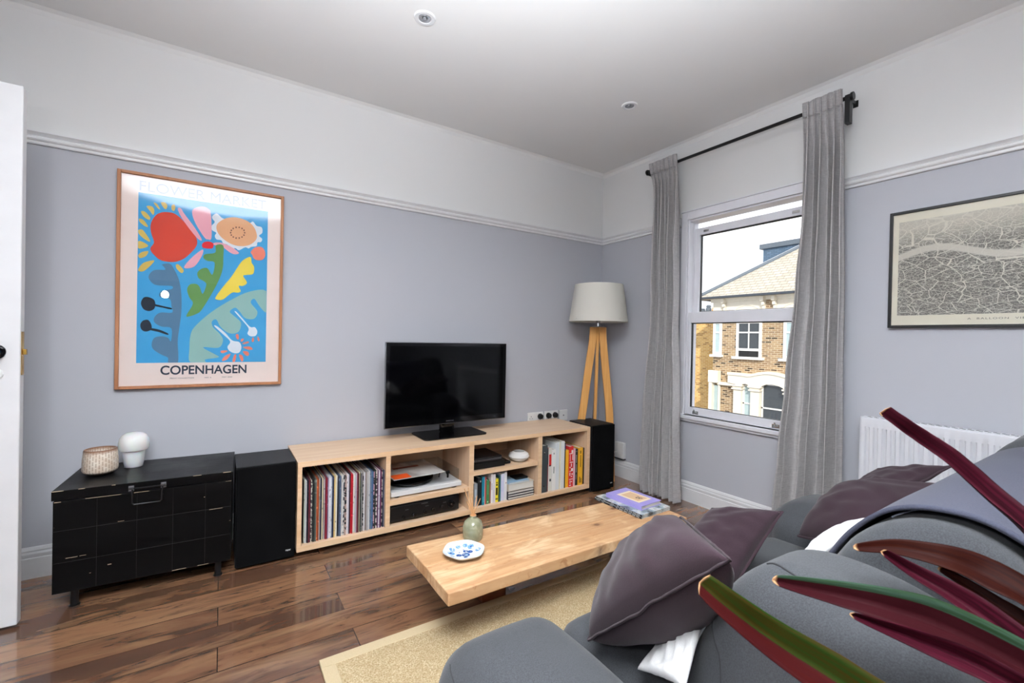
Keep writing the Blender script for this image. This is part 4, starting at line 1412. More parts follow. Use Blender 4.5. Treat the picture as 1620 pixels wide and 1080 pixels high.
POSTER_ART = [
    ('red', [(-0.168,0.349),(-0.137,0.348),(-0.109,0.328),(-0.08,0.293),(-0.05,0.253),(-0.04,0.219),(-0.046,0.191),(-0.071,0.153),(-0.099,0.123),(-0.134,0.106),(-0.172,0.106),(-0.196,0.116),(-0.22,0.143),(-0.226,0.164),(-0.214,0.187),(-0.214,0.204),(-0.223,0.233),(-0.227,0.266),(-0.222,0.297),(-0.206,0.328),(-0.189,0.342)]),
    ('ochre', [(-0.216,0.386),(-0.203,0.382),(-0.191,0.358),(-0.203,0.365)]),
    ('ochre', [(-0.188,0.392),(-0.172,0.395),(-0.163,0.38),(-0.169,0.362),(-0.179,0.371)]),
    ('ochre', [(-0.146,0.385),(-0.136,0.392),(-0.131,0.377),(-0.137,0.359),(-0.146,0.366)]),
    ('ochre', [(-0.243,0.364),(-0.223,0.367),(-0.213,0.35),(-0.217,0.326),(-0.229,0.343)]),
    ('ochre', [(-0.264,0.335),(-0.249,0.337),(-0.229,0.313),(-0.232,0.3),(-0.252,0.311)]),
    ('ochre', [(-0.27,0.3),(-0.252,0.294),(-0.236,0.267),(-0.248,0.267),(-0.267,0.284)]),
    ('ochre', [(-0.275,0.24),(-0.26,0.25),(-0.246,0.234),(-0.227,0.198),(-0.238,0.197),(-0.263,0.217)]),
    ('ochre', [(-0.276,0.185),(-0.263,0.193),(-0.234,0.174),(-0.262,0.157),(-0.275,0.162)]),
    ('ochre', [(-0.27,0.127),(-0.257,0.141),(-0.234,0.148),(-0.242,0.124),(-0.262,0.111),(-0.27,0.116)]),
    ('ochre', [(-0.269,0.062),(-0.25,0.09),(-0.212,0.106),(-0.219,0.087),(-0.249,0.05),(-0.269,0.048)]),
    ('ochre', [(-0.125,0.094),(-0.113,0.094),(-0.094,0.068),(-0.103,0.054),(-0.122,0.074)]),
    ('pink', [(-0.122,0.372),(-0.109,0.377),(-0.095,0.353),(-0.051,0.289),(-0.021,0.233),(-0.035,0.233),(-0.065,0.269),(-0.102,0.325)]),
    ('pink', [(-0.059,0.381),(-0.026,0.401),(0.003,0.396),(0.016,0.367),(0.02,0.25),(0.005,0.238),(-0.01,0.246),(-0.044,0.303),(-0.061,0.35)]),
    ('pink', [(-0.015,0.182),(-0.02,0.15),(-0.051,0.092),(-0.092,0.081),(-0.075,0.118),(-0.038,0.164)]),
    ('pink', [(0.031,0.223),(0.063,0.228),(0.106,0.213),(0.142,0.185),(0.122,0.175),(0.099,0.184),(0.067,0.208),(0.033,0.212)]),
    ('redhot', [(-0.019,0.211),(-0.008,0.223),(0.013,0.227),(0.028,0.219),(0.027,0.198),(0.013,0.191),(-0.016,0.193)]),
    ('pale', [(0.023,0.361),(0.042,0.377),(0.071,0.355),(0.124,0.364),(0.184,0.35),(0.204,0.361),(0.221,0.341),(0.246,0.336),(0.249,0.307),(0.234,0.289),(0.249,0.274),(0.243,0.256),(0.227,0.252),(0.223,0.232),(0.198,0.224),(0.186,0.214),(0.17,0.218),(0.142,0.199),(0.126,0.208),(0.106,0.202),(0.09,0.222),(0.071,0.226),(0.063,0.241),(0.042,0.243),(0.034,0.26),(0.04,0.277),(0.022,0.288),(0.02,0.31),(0.033,0.331),(0.023,0.347)]),
    ('peach', [(0.043,0.321),(0.077,0.356),(0.12,0.37),(0.168,0.364),(0.201,0.343),(0.22,0.308),(0.222,0.27),(0.194,0.236),(0.154,0.222),(0.114,0.225),(0.071,0.249),(0.045,0.282)]),
    ('brown', [(0.17,0.296),(0.169,0.292),(0.165,0.292),(0.163,0.295),(0.165,0.299),(0.168,0.299)]),
    ('brown', [(0.167,0.283),(0.166,0.279),(0.162,0.278),(0.16,0.282),(0.162,0.286),(0.165,0.286)]),
    ('brown', [(0.158,0.272),(0.157,0.268),(0.153,0.267),(0.151,0.271),(0.153,0.274),(0.157,0.275)]),
    ('brown', [(0.146,0.264),(0.144,0.26),(0.14,0.26),(0.139,0.263),(0.14,0.267),(0.144,0.268)]),
    ('brown', [(0.132,0.262),(0.13,0.258),(0.126,0.258),(0.124,0.261),(0.126,0.265),(0.13,0.266)]),
    ('brown', [(0.119,0.266),(0.117,0.262),(0.114,0.262),(0.112,0.265),(0.113,0.269),(0.117,0.269)]),
    ('brown', [(0.11,0.275),(0.108,0.271),(0.105,0.27),(0.103,0.274),(0.105,0.278),(0.108,0.278)]),
    ('brown', [(0.107,0.287),(0.105,0.283),(0.101,0.282),(0.1,0.286),(0.101,0.29),(0.105,0.29)]),
    ('brown', [(0.11,0.3),(0.108,0.296),(0.104,0.295),(0.103,0.299),(0.104,0.302),(0.108,0.303)]),
    ('brown', [(0.118,0.311),(0.116,0.307),(0.113,0.306),(0.111,0.31),(0.113,0.314),(0.116,0.314)]),
    ('brown', [(0.131,0.318),(0.129,0.314),(0.126,0.314),(0.124,0.317),(0.125,0.321),(0.129,0.322)]),
    ('brown', [(0.145,0.32),(0.143,0.317),(0.14,0.316),(0.138,0.319),(0.14,0.323),(0.143,0.324)]),
    ('brown', [(0.158,0.317),(0.156,0.313),(0.153,0.312),(0.151,0.316),(0.152,0.32),(0.156,0.32)]),
    ('brown', [(0.167,0.308),(0.165,0.304),(0.162,0.304),(0.16,0.307),(0.161,0.311),(0.165,0.312)]),
    ('coral', [(0.196,0.196),(0.215,0.222),(0.244,0.23),(0.261,0.213),(0.265,0.185),(0.253,0.162),(0.228,0.155),(0.211,0.164),(0.203,0.182)]),
    ('green', [(0.039,0.211),(0.071,0.216),(0.073,0.16),(0.068,0.078),(0.035,-0.017),(-0.016,-0.124),(-0.039,-0.148),(-0.071,-0.163),(-0.08,-0.156),(-0.054,-0.097),(-0.07,-0.064),(-0.079,-0.026),(-0.067,-0.0),(-0.041,0.004),(-0.027,-0.01),(-0.014,-0.044),(0.001,0.003),(-0.008,0.02),(-0.032,0.035),(-0.037,0.063),(-0.019,0.085),(0.005,0.089),(0.026,0.057),(0.035,0.121),(0.004,0.127),(-0.013,0.141),(-0.006,0.16),(0.037,0.174)]),
    ('yellow', [(0.151,0.134),(0.177,0.161),(0.197,0.168),(0.201,0.139),(0.213,0.117),(0.209,0.08),(0.178,0.071),(0.163,0.064),(0.181,0.03),(0.163,0.011),(0.143,0.009),(0.153,-0.018),(0.138,-0.027),(0.113,-0.029),(0.074,-0.067),(0.047,-0.069),(0.042,-0.057),(0.073,-0.002),(0.112,0.059)]),
    ('slate', [(-0.18,0.089),(-0.15,0.096),(-0.131,0.067),(-0.112,0.017),(-0.102,-0.053),(-0.101,-0.141),(-0.109,-0.23),(-0.114,-0.289),(-0.112,-0.397),(-0.149,-0.397),(-0.152,-0.371),(-0.177,-0.356),(-0.209,-0.33),(-0.216,-0.302),(-0.206,-0.273),(-0.178,-0.265),(-0.153,-0.272),(-0.141,-0.289),(-0.14,-0.225),(-0.179,-0.217),(-0.206,-0.198),(-0.207,-0.172),(-0.184,-0.148),(-0.138,-0.146),(-0.141,-0.114),(-0.148,-0.08),(-0.188,-0.071),(-0.181,-0.041),(-0.142,-0.03),(-0.142,-0.014),(-0.204,-0.014),(-0.229,0.012),(-0.229,0.035),(-0.209,0.059),(-0.169,0.064),(-0.173,0.078)]),
    ('black', [(-0.259,-0.107),(-0.25,-0.08),(-0.232,-0.075),(-0.21,-0.086),(-0.204,-0.109),(-0.209,-0.132),(-0.229,-0.143),(-0.249,-0.134)]),
    ('black', [(-0.207,-0.108),(-0.171,-0.116),(-0.141,-0.123),(-0.143,-0.13),(-0.176,-0.123),(-0.207,-0.117)]),
    ('black', [(-0.26,-0.211),(-0.251,-0.191),(-0.231,-0.186),(-0.218,-0.21),(-0.219,-0.233),(-0.239,-0.243),(-0.255,-0.234)]),
    ('black', [(-0.222,-0.226),(-0.188,-0.232),(-0.153,-0.25),(-0.156,-0.257),(-0.19,-0.244),(-0.222,-0.235)]),
    ('sage', [(0.273,-0.009),(0.194,-0.017),(0.114,-0.064),(0.027,-0.133),(-0.038,-0.204),(-0.061,-0.25),(-0.066,-0.329),(-0.062,-0.394),(0.001,-0.395),(0.001,-0.381),(0.059,-0.37),(0.039,-0.352),(-0.009,-0.318),(0.058,-0.32),(0.077,-0.282),(0.062,-0.247),(0.033,-0.214),(0.027,-0.185),(0.046,-0.173),(0.066,-0.212),(0.106,-0.244),(0.146,-0.234),(0.156,-0.186),(0.125,-0.152),(0.105,-0.129),(0.129,-0.107),(0.15,-0.127),(0.176,-0.161),(0.217,-0.162),(0.232,-0.123),(0.2,-0.076),(0.216,-0.054),(0.237,-0.086),(0.259,-0.115),(0.275,-0.118)]),
    ('pale', [(0.038,-0.208),(0.05,-0.208),(0.087,-0.243),(0.118,-0.281),(0.149,-0.289),(0.16,-0.315),(0.152,-0.343),(0.131,-0.349),(0.107,-0.337),(0.097,-0.315),(0.109,-0.287),(0.078,-0.251)]),
    ('pale', [(0.128,-0.13),(0.135,-0.129),(0.167,-0.168),(0.199,-0.207),(0.221,-0.208),(0.233,-0.231),(0.225,-0.254),(0.202,-0.257),(0.187,-0.243),(0.192,-0.215),(0.162,-0.173)]),
    ('coral', [(0.133,-0.253),(0.144,-0.247),(0.148,-0.27),(0.14,-0.275)]),
    ('coral', [(0.166,-0.295),(0.19,-0.285),(0.193,-0.293),(0.171,-0.3)]),
    ('coral', [(0.167,-0.317),(0.198,-0.313),(0.213,-0.327),(0.194,-0.33)]),
    ('coral', [(0.167,-0.34),(0.189,-0.34),(0.196,-0.357),(0.184,-0.363)]),
    ('coral', [(0.15,-0.357),(0.165,-0.362),(0.17,-0.385),(0.16,-0.391)]),
    ('coral', [(0.129,-0.357),(0.137,-0.36),(0.131,-0.393),(0.12,-0.39)]),
    ('coral', [(0.112,-0.351),(0.098,-0.379),(0.077,-0.39),(0.075,-0.381),(0.089,-0.362)]),
    ('coral', [(0.067,-0.337),(0.088,-0.334),(0.098,-0.338),(0.075,-0.349)]),
    ('coral', [(0.212,-0.263),(0.218,-0.271),(0.215,-0.288),(0.207,-0.283)]),
    ('coral', [(0.236,-0.257),(0.244,-0.274),(0.241,-0.285),(0.234,-0.274)]),
    ('coral', [(0.16,-0.272),(0.171,-0.272),(0.164,-0.286),(0.156,-0.284)]),
]
# ================================================================ framed prints
PX, PZ = -2.797, 1.342
ps = thing('framed_poster', (PX, 0, 0.822), 'framed blue flower poster reading COPENHAGEN in a thin oak frame over the chest', 'poster')
PW, PH = 0.351, 0.520
b = MB(MAT_FRAME_WOOD)
for x0, x1, z0, z1 in ((-PW, -PW + .014, -PH, PH), (PW - .014, PW, -PH, PH), (-PW + .014, PW - .014, PH - .014, PH), (-PW + .014, PW - .014, -PH, -PH + .014)):
    b.box(PX + x0, PX + x1, -0.028, -0.001, PZ + z0, PZ + z1)
b.build('frame', ps, smooth=0, bevel=0.002)
PC = dict(red='c4402f', ochre='cdb05a', pink='e3a3b0', redhot='d32630', pale='dfe6ee', peach='dba67e', brown='6a4636', coral='dd7b66', green='5c8a4c', yellow='e2cb4c', slate='4d7391', black='14202e', sage='8fb7b2', blue='3b97cb', cream='ecdcd6', ink='243244')
def paper(c):
    return plain(PC[c], 0.65, spec=0.2, name='poster_ink_' + c)
b = MB(paper('cream'))
b.box(PX - PW + .01, PX + PW - .01, -0.012, -0.004, PZ - PH + .01, PZ + PH - .01)
b.box(PX - 0.274, PX + 0.275, -0.0124, -0.012, PZ - 0.396, PZ + 0.427, paper('blue'))
lay = 0
order = sorted(POSTER_ART, key=lambda a: {'sage': 0, 'slate': 0, 'pale': 1}.get(a[0], 2))
for cname, pts in order:
    lay += 1
    if len(pts) > 8:
        sp = [(v.x, v.y) for v in catmull([Vector((p[0], p[1], 0)) for p in pts], 4, closed=True)]
    else:
        sp = [(v.x, v.y) for v in catmull([Vector((p[0], p[1], 0)) for p in pts], 4, closed=True)]
    sp = [(max(-0.273, min(0.274, x)), max(-0.395, min(0.426, z))) for x, z in sp]
    cl = []
    for q in sp:
        if not cl or abs(q[0] - cl[-1][0]) + abs(q[1] - cl[-1][1]) > 5e-4:
            cl.append(q)
    y = -0.0126 - lay * 0.00002
    vs = [b.bm.verts.new((PX + q[0], y, PZ + q[1])) for q in cl]
    edges = [b.bm.edges.new((vs[k], vs[(k + 1) % len(vs)])) for k in range(len(vs))]
    res = bmesh.ops.triangle_fill(b.bm, edges=edges, use_beauty=True)
    i = b.mi(paper(cname))
    for g_ in res['geom']:
        if isinstance(g_, bmesh.types.BMFace):
            g_.material_index = i
X_, Z_ = (1, 0, 0), (0, 0, 1)
b.text('FLOWER MARKET', (PX - 0.270, -0.0124, PZ + 0.436), X_, Z_, width=0.535, height=0.048, mat=plain('9fa9c4', 0.65, name='poster_ink_lilac'), bold=0.0, depth=0.0004)
b.text('COPENHAGEN', (PX - 0.181, -0.0124, PZ - 0.456), X_, Z_, width=0.366, height=0.046, mat=paper('ink'), bold=0.02, depth=0.0004)
for tx, x0, wd in (('PRINT COLLECTION', -0.143, 0.098), ('NO. 6', 0.0, 0.028), ('MAY 2020', 0.075, 0.045)):
    b.text(tx, (PX + x0, -0.0124, PZ - 0.477), X_, Z_, width=wd, height=0.006, mat=paper('ink'), depth=0.0004)
b.build('print', ps, smooth=0, recalc=False)
b = MB(MAT_PICTURE_GLASS)
b.box(PX - PW + .013, PX + PW - .013, -0.0185, -0.0165, PZ - PH + .013, PZ + PH - .013)
b.build('picture_glass', ps, smooth=0)

# bird's-eye city engraving in a black frame on the window wall
MY0, MY1, MZ0, MZ1 = -2.865, -1.980, 1.188, 1.740
mp = thing('framed_map', (0, (MY0 + MY1) / 2, MZ0), 'black-framed engraved aerial city map reading A BALLOON VIEW above the radiator', 'framed map')
b = MB(MAT_BLACK)
for y0, y1, z0, z1 in ((MY0, MY0 + .012, MZ0, MZ1), (MY1 - .012, MY1, MZ0, MZ1), (MY0 + .012, MY1 - .012, MZ1 - .012, MZ1), (MY0 + .012, MY1 - .012, MZ0, MZ0 + .012)):
    b.box(-0.024, -0.001, y0, y1, z0, z1)
b.build('frame', mp, smooth=0, bevel=0.0015)
m = M('city_engraving', 'b9b5ac', 0.8, spec=0.2)
tcv = m.coord((1, 1, 1))
s_ = m.add('ShaderNodeSeparateXYZ')
m.link(tcv, s_.inputs[0])
Yv, Zv = s_.outputs[1], s_.outputs[2]     # relative to the frame's base, z up 0..0.55
warp = m.noise(m.coord((0, 4, 6)), 1.0, 3, 0.5)
def comb(y, z):
    c_ = m.add('ShaderNodeCombineXYZ')
    m.link(y, c_.inputs[0]); m.link(z, c_.inputs[1])
    return c_.outputs[0]
# rows of tiny houses, finer towards the top
zz_ = m.math('POWER', m.math('ADD', Zv, 0.12), 0.5)
uv = comb(m.math('ADD', Yv, m.math('MULTIPLY', warp, 0.10)), m.math('ADD', m.math('MULTIPLY', zz_, 1.8), m.math('MULTIPLY', warp, 0.22)))
br = m.add('ShaderNodeTexBrick')
br.inputs['Scale'].default_value = 1
br.inputs['Brick Width'].default_value = 0.012
br.inputs['Row Height'].default_value = 0.008
br.inputs['Mortar Size'].default_value = 0.0009
br.inputs['Color1'].default_value = lin('5c5a57')
br.inputs['Color2'].default_value = lin('b5b0a6')
br.inputs['Mortar'].default_value = lin('3c3b3a')
m.link(uv, br.inputs['Vector'])
fine = m.noise(m.coord((0, 160, 240)), 1.0, 3, 0.7)
cc = m.mix(m.ramp(fine, [(0.42, 0.75), (0.58, 0.0)]), m.mix(0.35, br.outputs['Color'], 'b5b1a8'), '3e3d3c')
# streets: cell borders of two voronoi sheets
def streets(scale, wdt, amt, c0):
    vo = m.add('ShaderNodeTexVoronoi', feature='DISTANCE_TO_EDGE')
    vo.inputs['Scale'].default_value = scale
    m.link(comb(m.math('ADD', Yv, m.math('MULTIPLY', warp, 0.12)), m.math('MULTIPLY', zz_, 2.1)), vo.inputs['Vector'])
    return m.mix(m.ramp(vo.outputs['Distance'], [(wdt, amt), (wdt * 2.0, 0.0)]), c0, 'd9d5c8')
cc = streets(38, 0.022, 0.6, cc)
cc = streets(13, 0.012, 0.85, cc)
# the river winding across the upper third
riv = m.math('SINE', m.math('ADD', m.math('MULTIPLY', Yv, 13.0), 4.2))
rz = m.math('ADD', 0.335, m.math('MULTIPLY', riv, 0.030))
dz = m.math('ABSOLUTE', m.math('SUBTRACT', Zv, rz))
cc = m.mix(m.ramp(dz, [(0.013, 0.9), (0.018, 0.0)]), cc, 'c9c5bb')
# haze of distance at the top of the engraving
cc = m.mix(m.ramp(Zv, [(0.36, 0.0), (0.47, 0.72)]), cc, 'cfcabd')
m.col(cc)
MAT_ENGR = m.m
b = MB(plain('dcd7c6', 0.8, spec=0.2, name='aged_paper'))
b.box(-0.014, -0.003, MY0 + .01, MY1 - .01, MZ0 + .01, MZ1 - .01)
b.box(-0.0146, -0.014, MY0 + 0.034, MY1 - 0.034, MZ0 + 0.058, MZ1 - 0.050, MAT_ENGR)
b.text('A  BALLOON  VIEW  OF  LONDON', (-0.0142, -2.255, MZ0 + 0.034), (0, -1, 0), (0, 0, 1), width=0.335, height=0.0075, mat=plain('4a4844', 0.8, name='engraver_ink'), depth=0.0004, spacing=1.25)
b.build('print', mp, smooth=0, recalc=False)
b = MB(MAT_PICTURE_GLASS)
b.box(-0.019, -0.0175, MY0 + .011, MY1 - .011, MZ0 + .011, MZ1 - .011)
b.build('picture_glass', mp, smooth=0)

# ================================================================ rug
rug = thing('area_rug', (-1.4, -1.9, 0), 'sisal rug with flat tape border under the coffee table and sofa', 'rug')
RGX0, RGX1, RGY0, RGY1 = -2.44, -0.42, -2.72, -1.216
b = MB(MAT_RUG)
b.box(RGX0 + .045, RGX1 - .045, RGY0 + .045, RGY1 - .045, 0.0005, 0.010)
b.build('woven_field', rug, smooth=0)
b = MB(MAT_RUG_EDGE)
b.box(RGX0, RGX1, RGY1 - .045, RGY1, 0.0005, 0.0108)
b.box(RGX0, RGX1, RGY0, RGY0 + .045, 0.0005, 0.0108)
b.box(RGX0, RGX0 + .045, RGY0 + .045, RGY1 - .045, 0.0005, 0.0108)
b.box(RGX1 - .045, RGX1, RGY0 + .045, RGY1 - .045, 0.0005, 0.0108)
b.build('tape_border', rug, smooth=0, bevel=0.002)

# ================================================================ coffee table
TT, TB = 0.240, 0.193
ct = thing('coffee_table', (-1.45, -1.26, 0), 'low coffee table of thick reclaimed pine planks on block feet', 'coffee table')
def plank(pts, name, seed):
    b = MB(MAT_PINE)
    rn = random.Random(seed)
    # outline with slightly worn, wavering edges
    out = []
    for k in range(4):
        a, c = Vector(pts[k] + (TB,)), Vector(pts[(k + 1) % 4] + (TB,))
        d = (c - a)
        nrm = Vector((-d.y, d.x, 0)).normalized()
        steps = max(2, int(d.length / 0.09))
        for j in range(steps):
            out.append(a + d * j / steps + nrm * (0 if j == 0 else rn.uniform(-0.0022, 0.0016)))
    b.poly(out, (0, 0, TT - TB))
    o = b.build(name, ct, smooth=30, bevel=0.005, seg=3)
    return o
plank([(-2.078, -1.446), (-0.800, -1.450), (-0.800, -1.272), (-2.075, -1.2435)], 'plank', 1)
plank([(-2.075, -1.2415), (-0.800, -1.270), (-0.812, -1.100), (-2.078, -1.040)], 'plank', 2)
for x0, x1 in ((-1.808, -1.692), (-0.945, -0.825)):
    b = MB(MAT_PINE_DK)
    b.box(x0, x1, -1.206, -1.10, 0.0003, TB - 0.0005)
    b.build('block_foot', ct, smooth=0, bevel=0.004)

# on the table
vx = Vector((-1.815, -1.125, TT))
vs_ = thing('bud_vase', vx, 'small grey-green glazed ceramic vase on the coffee table', 'vase')
m = M('celadon_glaze', '8c8b72', 0.1, spec=0.6)
n1 = m.noise(m.coord((9, 9, 14)), 1.3, 3, 0.5, 0.6)
c = m.mix(m.ramp(n1, [(0.35, 0.0), (0.65, 1.0)]), '77785f', '9f9d84')
n2 = m.noise(m.coord((30, 30, 30)), 1.0, 3)
c = m.mix(m.ramp(n2, [(0.6, 0.0), (0.7, 0.4)]), c, 'b5ae98')
m.col(c)
b = MB(m.m)
b.lathe([(0.030, 0.0), (0.039, 0.002), (0.0425, 0.012), (0.0435, 0.035), (0.0425, 0.058), (0.036, 0.076), (0.024, 0.086), (0.0145, 0.091), (0.0135, 0.097), (0.0155, 0.101), (0.0125, 0.1015), (0.011, 0.094), (0.010, 0.08), (0.001, 0.078)], vx, 48, shape=lambda a: 1 + 0.02 * math.cos(3 * a))
b.build('body', vs_)
b = MB(plain('c48a5c', 0.5, name='cork'))
b.lathe([(0.0115, 0.095), (0.0125, 0.099), (0.0125, 0.104), (0.003, 0.1045)], vx, 20)
b.build('neck_collar', vs_)
rr_ = random.Random(11)
MAT_REED = wood('rattan_reed', 'd3a272', 'c08a58', 'dcb285', 'z')
for k, (dx, dy, h) in enumerate([(-0.034, 0.020, .215), (-0.026, -0.008, .205), (-0.020, 0.012, .220), (-0.014, -0.016, .19), (0.020, 0.006, .180), (0.028, -0.010, .172), (-0.030, 0.004, .165), (0.004, 0.018, .15)]):
    b = MB(MAT_REED)
    b.tube([vx + Vector((-dx * 0.12, -dy * 0.12, 0.090)), vx + Vector((dx * 0.45, dy * 0.45, 0.09 + (h - 0.09) * 0.5)), vx + Vector((dx, dy, h))], 0.0017, 8)
    tag(b.build('reed_stick'), 'pale rattan diffuser reed standing in the grey-green vase', 'reed', 'reeds in the small vase')

pc = Vector((-1.914, -1.236, TT))
m = M('delft_glaze', 'e8eef0', 0.1, spec=0.6)
base_c = 'e6edf0'
cc = None
tcv = m.coord()
sp_ = m.add('ShaderNodeSeparateXYZ')
m.link(tcv, sp_.inputs[0])
px_, py_ = sp_.outputs[0], sp_.outputs[1]
def disc(x, y, rad, soft=0.15):
    dx = m.math('SUBTRACT', px_, x)
    dy = m.math('SUBTRACT', py_, y)
    d = m.math('SQRT', m.math('ADD', m.math('MULTIPLY', dx, dx), m.math('MULTIPLY', dy, dy)))
    return m.math('LESS_THAN', d, rad)
col = base_c
wob = m.noise(m.coord((90, 90, 90)), 1.0, 3, 0.7)
sel = m.ramp(wob, [(0.38, 0.0), (0.46, 1.0)])
dark_spots = [(0.002, -0.014, 0.016), (-0.024, -0.006, 0.011), (0.028, 0.0, 0.011), (0.014, 0.012, 0.010), (-0.008, -0.032, 0.008)]
light_spots = [(-0.045, 0.02, 0.014), (0.045, 0.028, 0.013), (0.0, 0.052, 0.010), (0.058, -0.01, 0.011), (-0.058, -0.012, 0.011), (-0.03, 0.043, 0.012), (0.03, 0.047, 0.010)]
for x, y, rd in light_spots:
    col = m.mix(m.math('MULTIPLY', disc(x, y, rd), sel), col, '6f9cc8')
for x, y, rd in dark_spots + [(-0.047, 0.02, 0.005), (0.047, 0.028, 0.005), (0.032, 0.047, 0.004), (-0.012, 0.015, 0.003), (0.012, 0.026, 0.003)]:
    col = m.mix(m.math('MULTIPLY', disc(x, y, rd), m.ramp(wob, [(0.36, 0.3), (0.48, 1.0)])), col, '1f4a8c')
col = m.mix(m.math('MULTIPLY', disc(0.004, -0.016, 0.0065), sel), col, '9cc0e2')
m.col(col)
b = MB(m.m)
def lobes(a):
    return 1 + 0.030 * math.cos(6 * a + 0.9) + 0.022 * math.cos(2 * a + 1.1)
b.lathe([(0.030, 0.0), (0.034, 0.0), (0.036, 0.004), (0.062, 0.010), (0.075, 0.018), (0.0805, 0.025), (0.0795, 0.0265), (0.077, 0.0245), (0.062, 0.0155), (0.04, 0.009), (0.001, 0.0075)], pc, 96, shape=lobes)
tag(b.build('dish', origin=pc), 'blue and white lobed delft-style porcelain dish at the end of the coffee table', 'dish')

# books on the table; local frame rotated
def tbook(cx, cy, lx, ly, rz, z0, z1, cov, label, extra=None, spine='L'):
    t = thing('book', (cx, cy, z0), label, 'book', 'stack of books on the coffee table', rz)
    Wt = world_of(t)
    hx_, hy_ = lx / 2, ly / 2
    h = z1 - z0
    th = 0.0022
    b = MB(cov)
    b.box(-hx_, hx_, -hy_, hy_, 0.0003, th, xf=Wt)
    b.box(-hx_, hx_, -hy_, hy_, h - th, h, xf=Wt)
    b.box(-hx_, -hx_ + th, -hy_, hy_, th, h - th, xf=Wt)
    if extra:
        extra(b, Wt, hx_, hy_, h)
    b.build('cover', t, smooth=0)
    b = MB(MAT_PAGES)
    b.box(-hx_ + th, hx_ - .004, -hy_ + .004, hy_ - .004, th, h - th, xf=Wt)
    b.build('pages', t, smooth=0)
    return t
m = M('photo_cover', '8f959a', 0.3)
n = m.noise(m.coord((14, 14, 14)), 1.0, 4, 0.6)
m.col(m.ramp(n, [(0.35, '2c3036'), (0.46, '8fa0a8'), (0.55, 'd6d6d2'), (0.7, '5b6066')]))
MAT_PHOTO = m.m
def spine1(b, Wt, hx_, hy_, h):
    o = Wt @ Vector((-hx_ - 0.0004, hy_ * 0.95, h * 0.28))
    R = (Wt.to_3x3() @ Vector((0, -1, 0)))
    b.box(-hx_ - 0.0004, -hx_, -hy_, hy_, 0.0, h, MAT_BLACK, xf=Wt)
    for v0, v1, hh in ((-0.92, -0.80, .5), (-0.77, -0.64, .5), (-0.61, -0.48, .5), (-0.45, -0.30, .5), (-0.26, -0.10, .5), (-0.05, 0.03, .4), (0.16, 0.30, .3), (0.55, 0.66, .3), (0.75, 0.9, .3)):
        k = 5
        for j in range(k):
            a = v0 + (v1 - v0) * j / k
            b.box(-hx_ - 0.0008, -hx_ - 0.0004, a * hy_, (a + (v1 - v0) / k * 0.62) * hy_, h * (0.5 - hh / 2), h * (0.5 + hh / 2), plain('c8c8c8', 0.5), xf=Wt)
tbook(-0.908, -1.190, 0.225, 0.315, math.radians(1.5), TT + 0.0002, TT + 0.0100, MAT_PHOTO, 'black-spined large book with light lettering at the bottom of the coffee table stack', spine1)
tbook(-0.905, -1.192, 0.220, 0.310, math.radians(1.5), TT + 0.0102, TT + 0.0185, MAT_PHOTO, 'glossy photographic magazine-style book second in the coffee table stack', spine1)
def lil(b, Wt, hx_, hy_, h):
    b.box(-hx_ * 0.62, hx_ * 0.66, -hy_ * 0.66, hy_ * 0.60, h, h + 0.0008, plain('efdcba', 0.5), xf=Wt)
    b.box(-hx_ * 0.44, hx_ * 0.50, -hy_ * 0.52, hy_ * 0.44, h + 0.0008, h + 0.0014, plain('d8b48c', 0.5), xf=Wt)
    for k, (u, v, s) in enumerate([(0.0, -0.20, .05), (0.1, -0.30, .06), (-0.05, -0.34, .05), (0.2, -0.16, .04), (0.16, -0.38, .05), (-0.12, -0.24, .04)]):
        b.box(hx_ * (u - s), hx_ * (u + s), hy_ * (v - s), hy_ * (v + s), h + 0.0014, h + 0.0018, plain(('5a3a2a', '3a2c28', '7a6a4a')[k % 3], 0.5), xf=Wt)
tbook(-0.895, -1.190, 0.160, 0.232, math.radians(3), TT + 0.0188, TT + 0.0400, plain('9c92d0', 0.4, name='lavender_cover'), 'lavender book with a small cream picture panel on top of the table stack', lil)
# ================================================================ sofa
sofa = thing('sofa', (-1.4, -2.3, 0.0108), 'charcoal grey fabric sofa with rounded low arms seen from behind its back', 'sofa')
def soft(co, amp=0.004, fr=4.0, seed=0.0):
    return co + Vector((noise.noise(co * fr + Vector((seed, 0, 0))), noise.noise(co * fr + Vector((0, seed + 7, 0))), noise.noise(co * fr + Vector((0, 0, seed + 3))))) * amp
b = MB(MAT_SOFA)
b.puff(-2.10, -0.55, -2.66, -1.98, 0.05, 0.30, 0.05, (0, 0, 0), n=10)
b.build('base', sofa, smooth=60)
for x in (-2.0, -0.65):
    for y in (-2.6, -2.05):
        b = MB(MAT_BLACK)
        b.lathe([(0.022, 0.0108), (0.024, 0.055)], (x, y, 0), 16)
        b.build('foot', sofa)
# low rounded arm lumps, seat
def arm(x0, x1, y0, y1, z0, z1, seed, seam_side):
    b = MB(MAT_SOFA)
    def fn(co):
        t = (co.z - z0) / (z1 - z0)
        cx = (x0 + x1) / 2
        k = 1.0 - 0.10 * t
        co = Vector((cx + (co.x - cx) * k, co.y, co.z))
        return soft(co, 0.012, 3.0, seed)
    b.puff(x0, x1, y0, y1, z0, z1, 0.105, (0.01, 0.02, 0.025), n=24, fn=fn)
    o = b.build('armrest', sofa, smooth=60)
    return o
a1 = arm(-2.335, -1.950, -2.46, -1.835, 0.03, 0.398, 1.0, -1)
a2 = arm(-0.93, -0.54, -2.46, -1.86, 0.03, 0.475, 4.0, 1)
b = MB(MAT_SOFA)
b.puff(-1.985, -0.90, -2.40, -1.875, 0.16, 0.365, 0.07, (0, 0.02, 0.02), n=24, fn=lambda c: soft(c, 0.010, 2.6, 9.0))
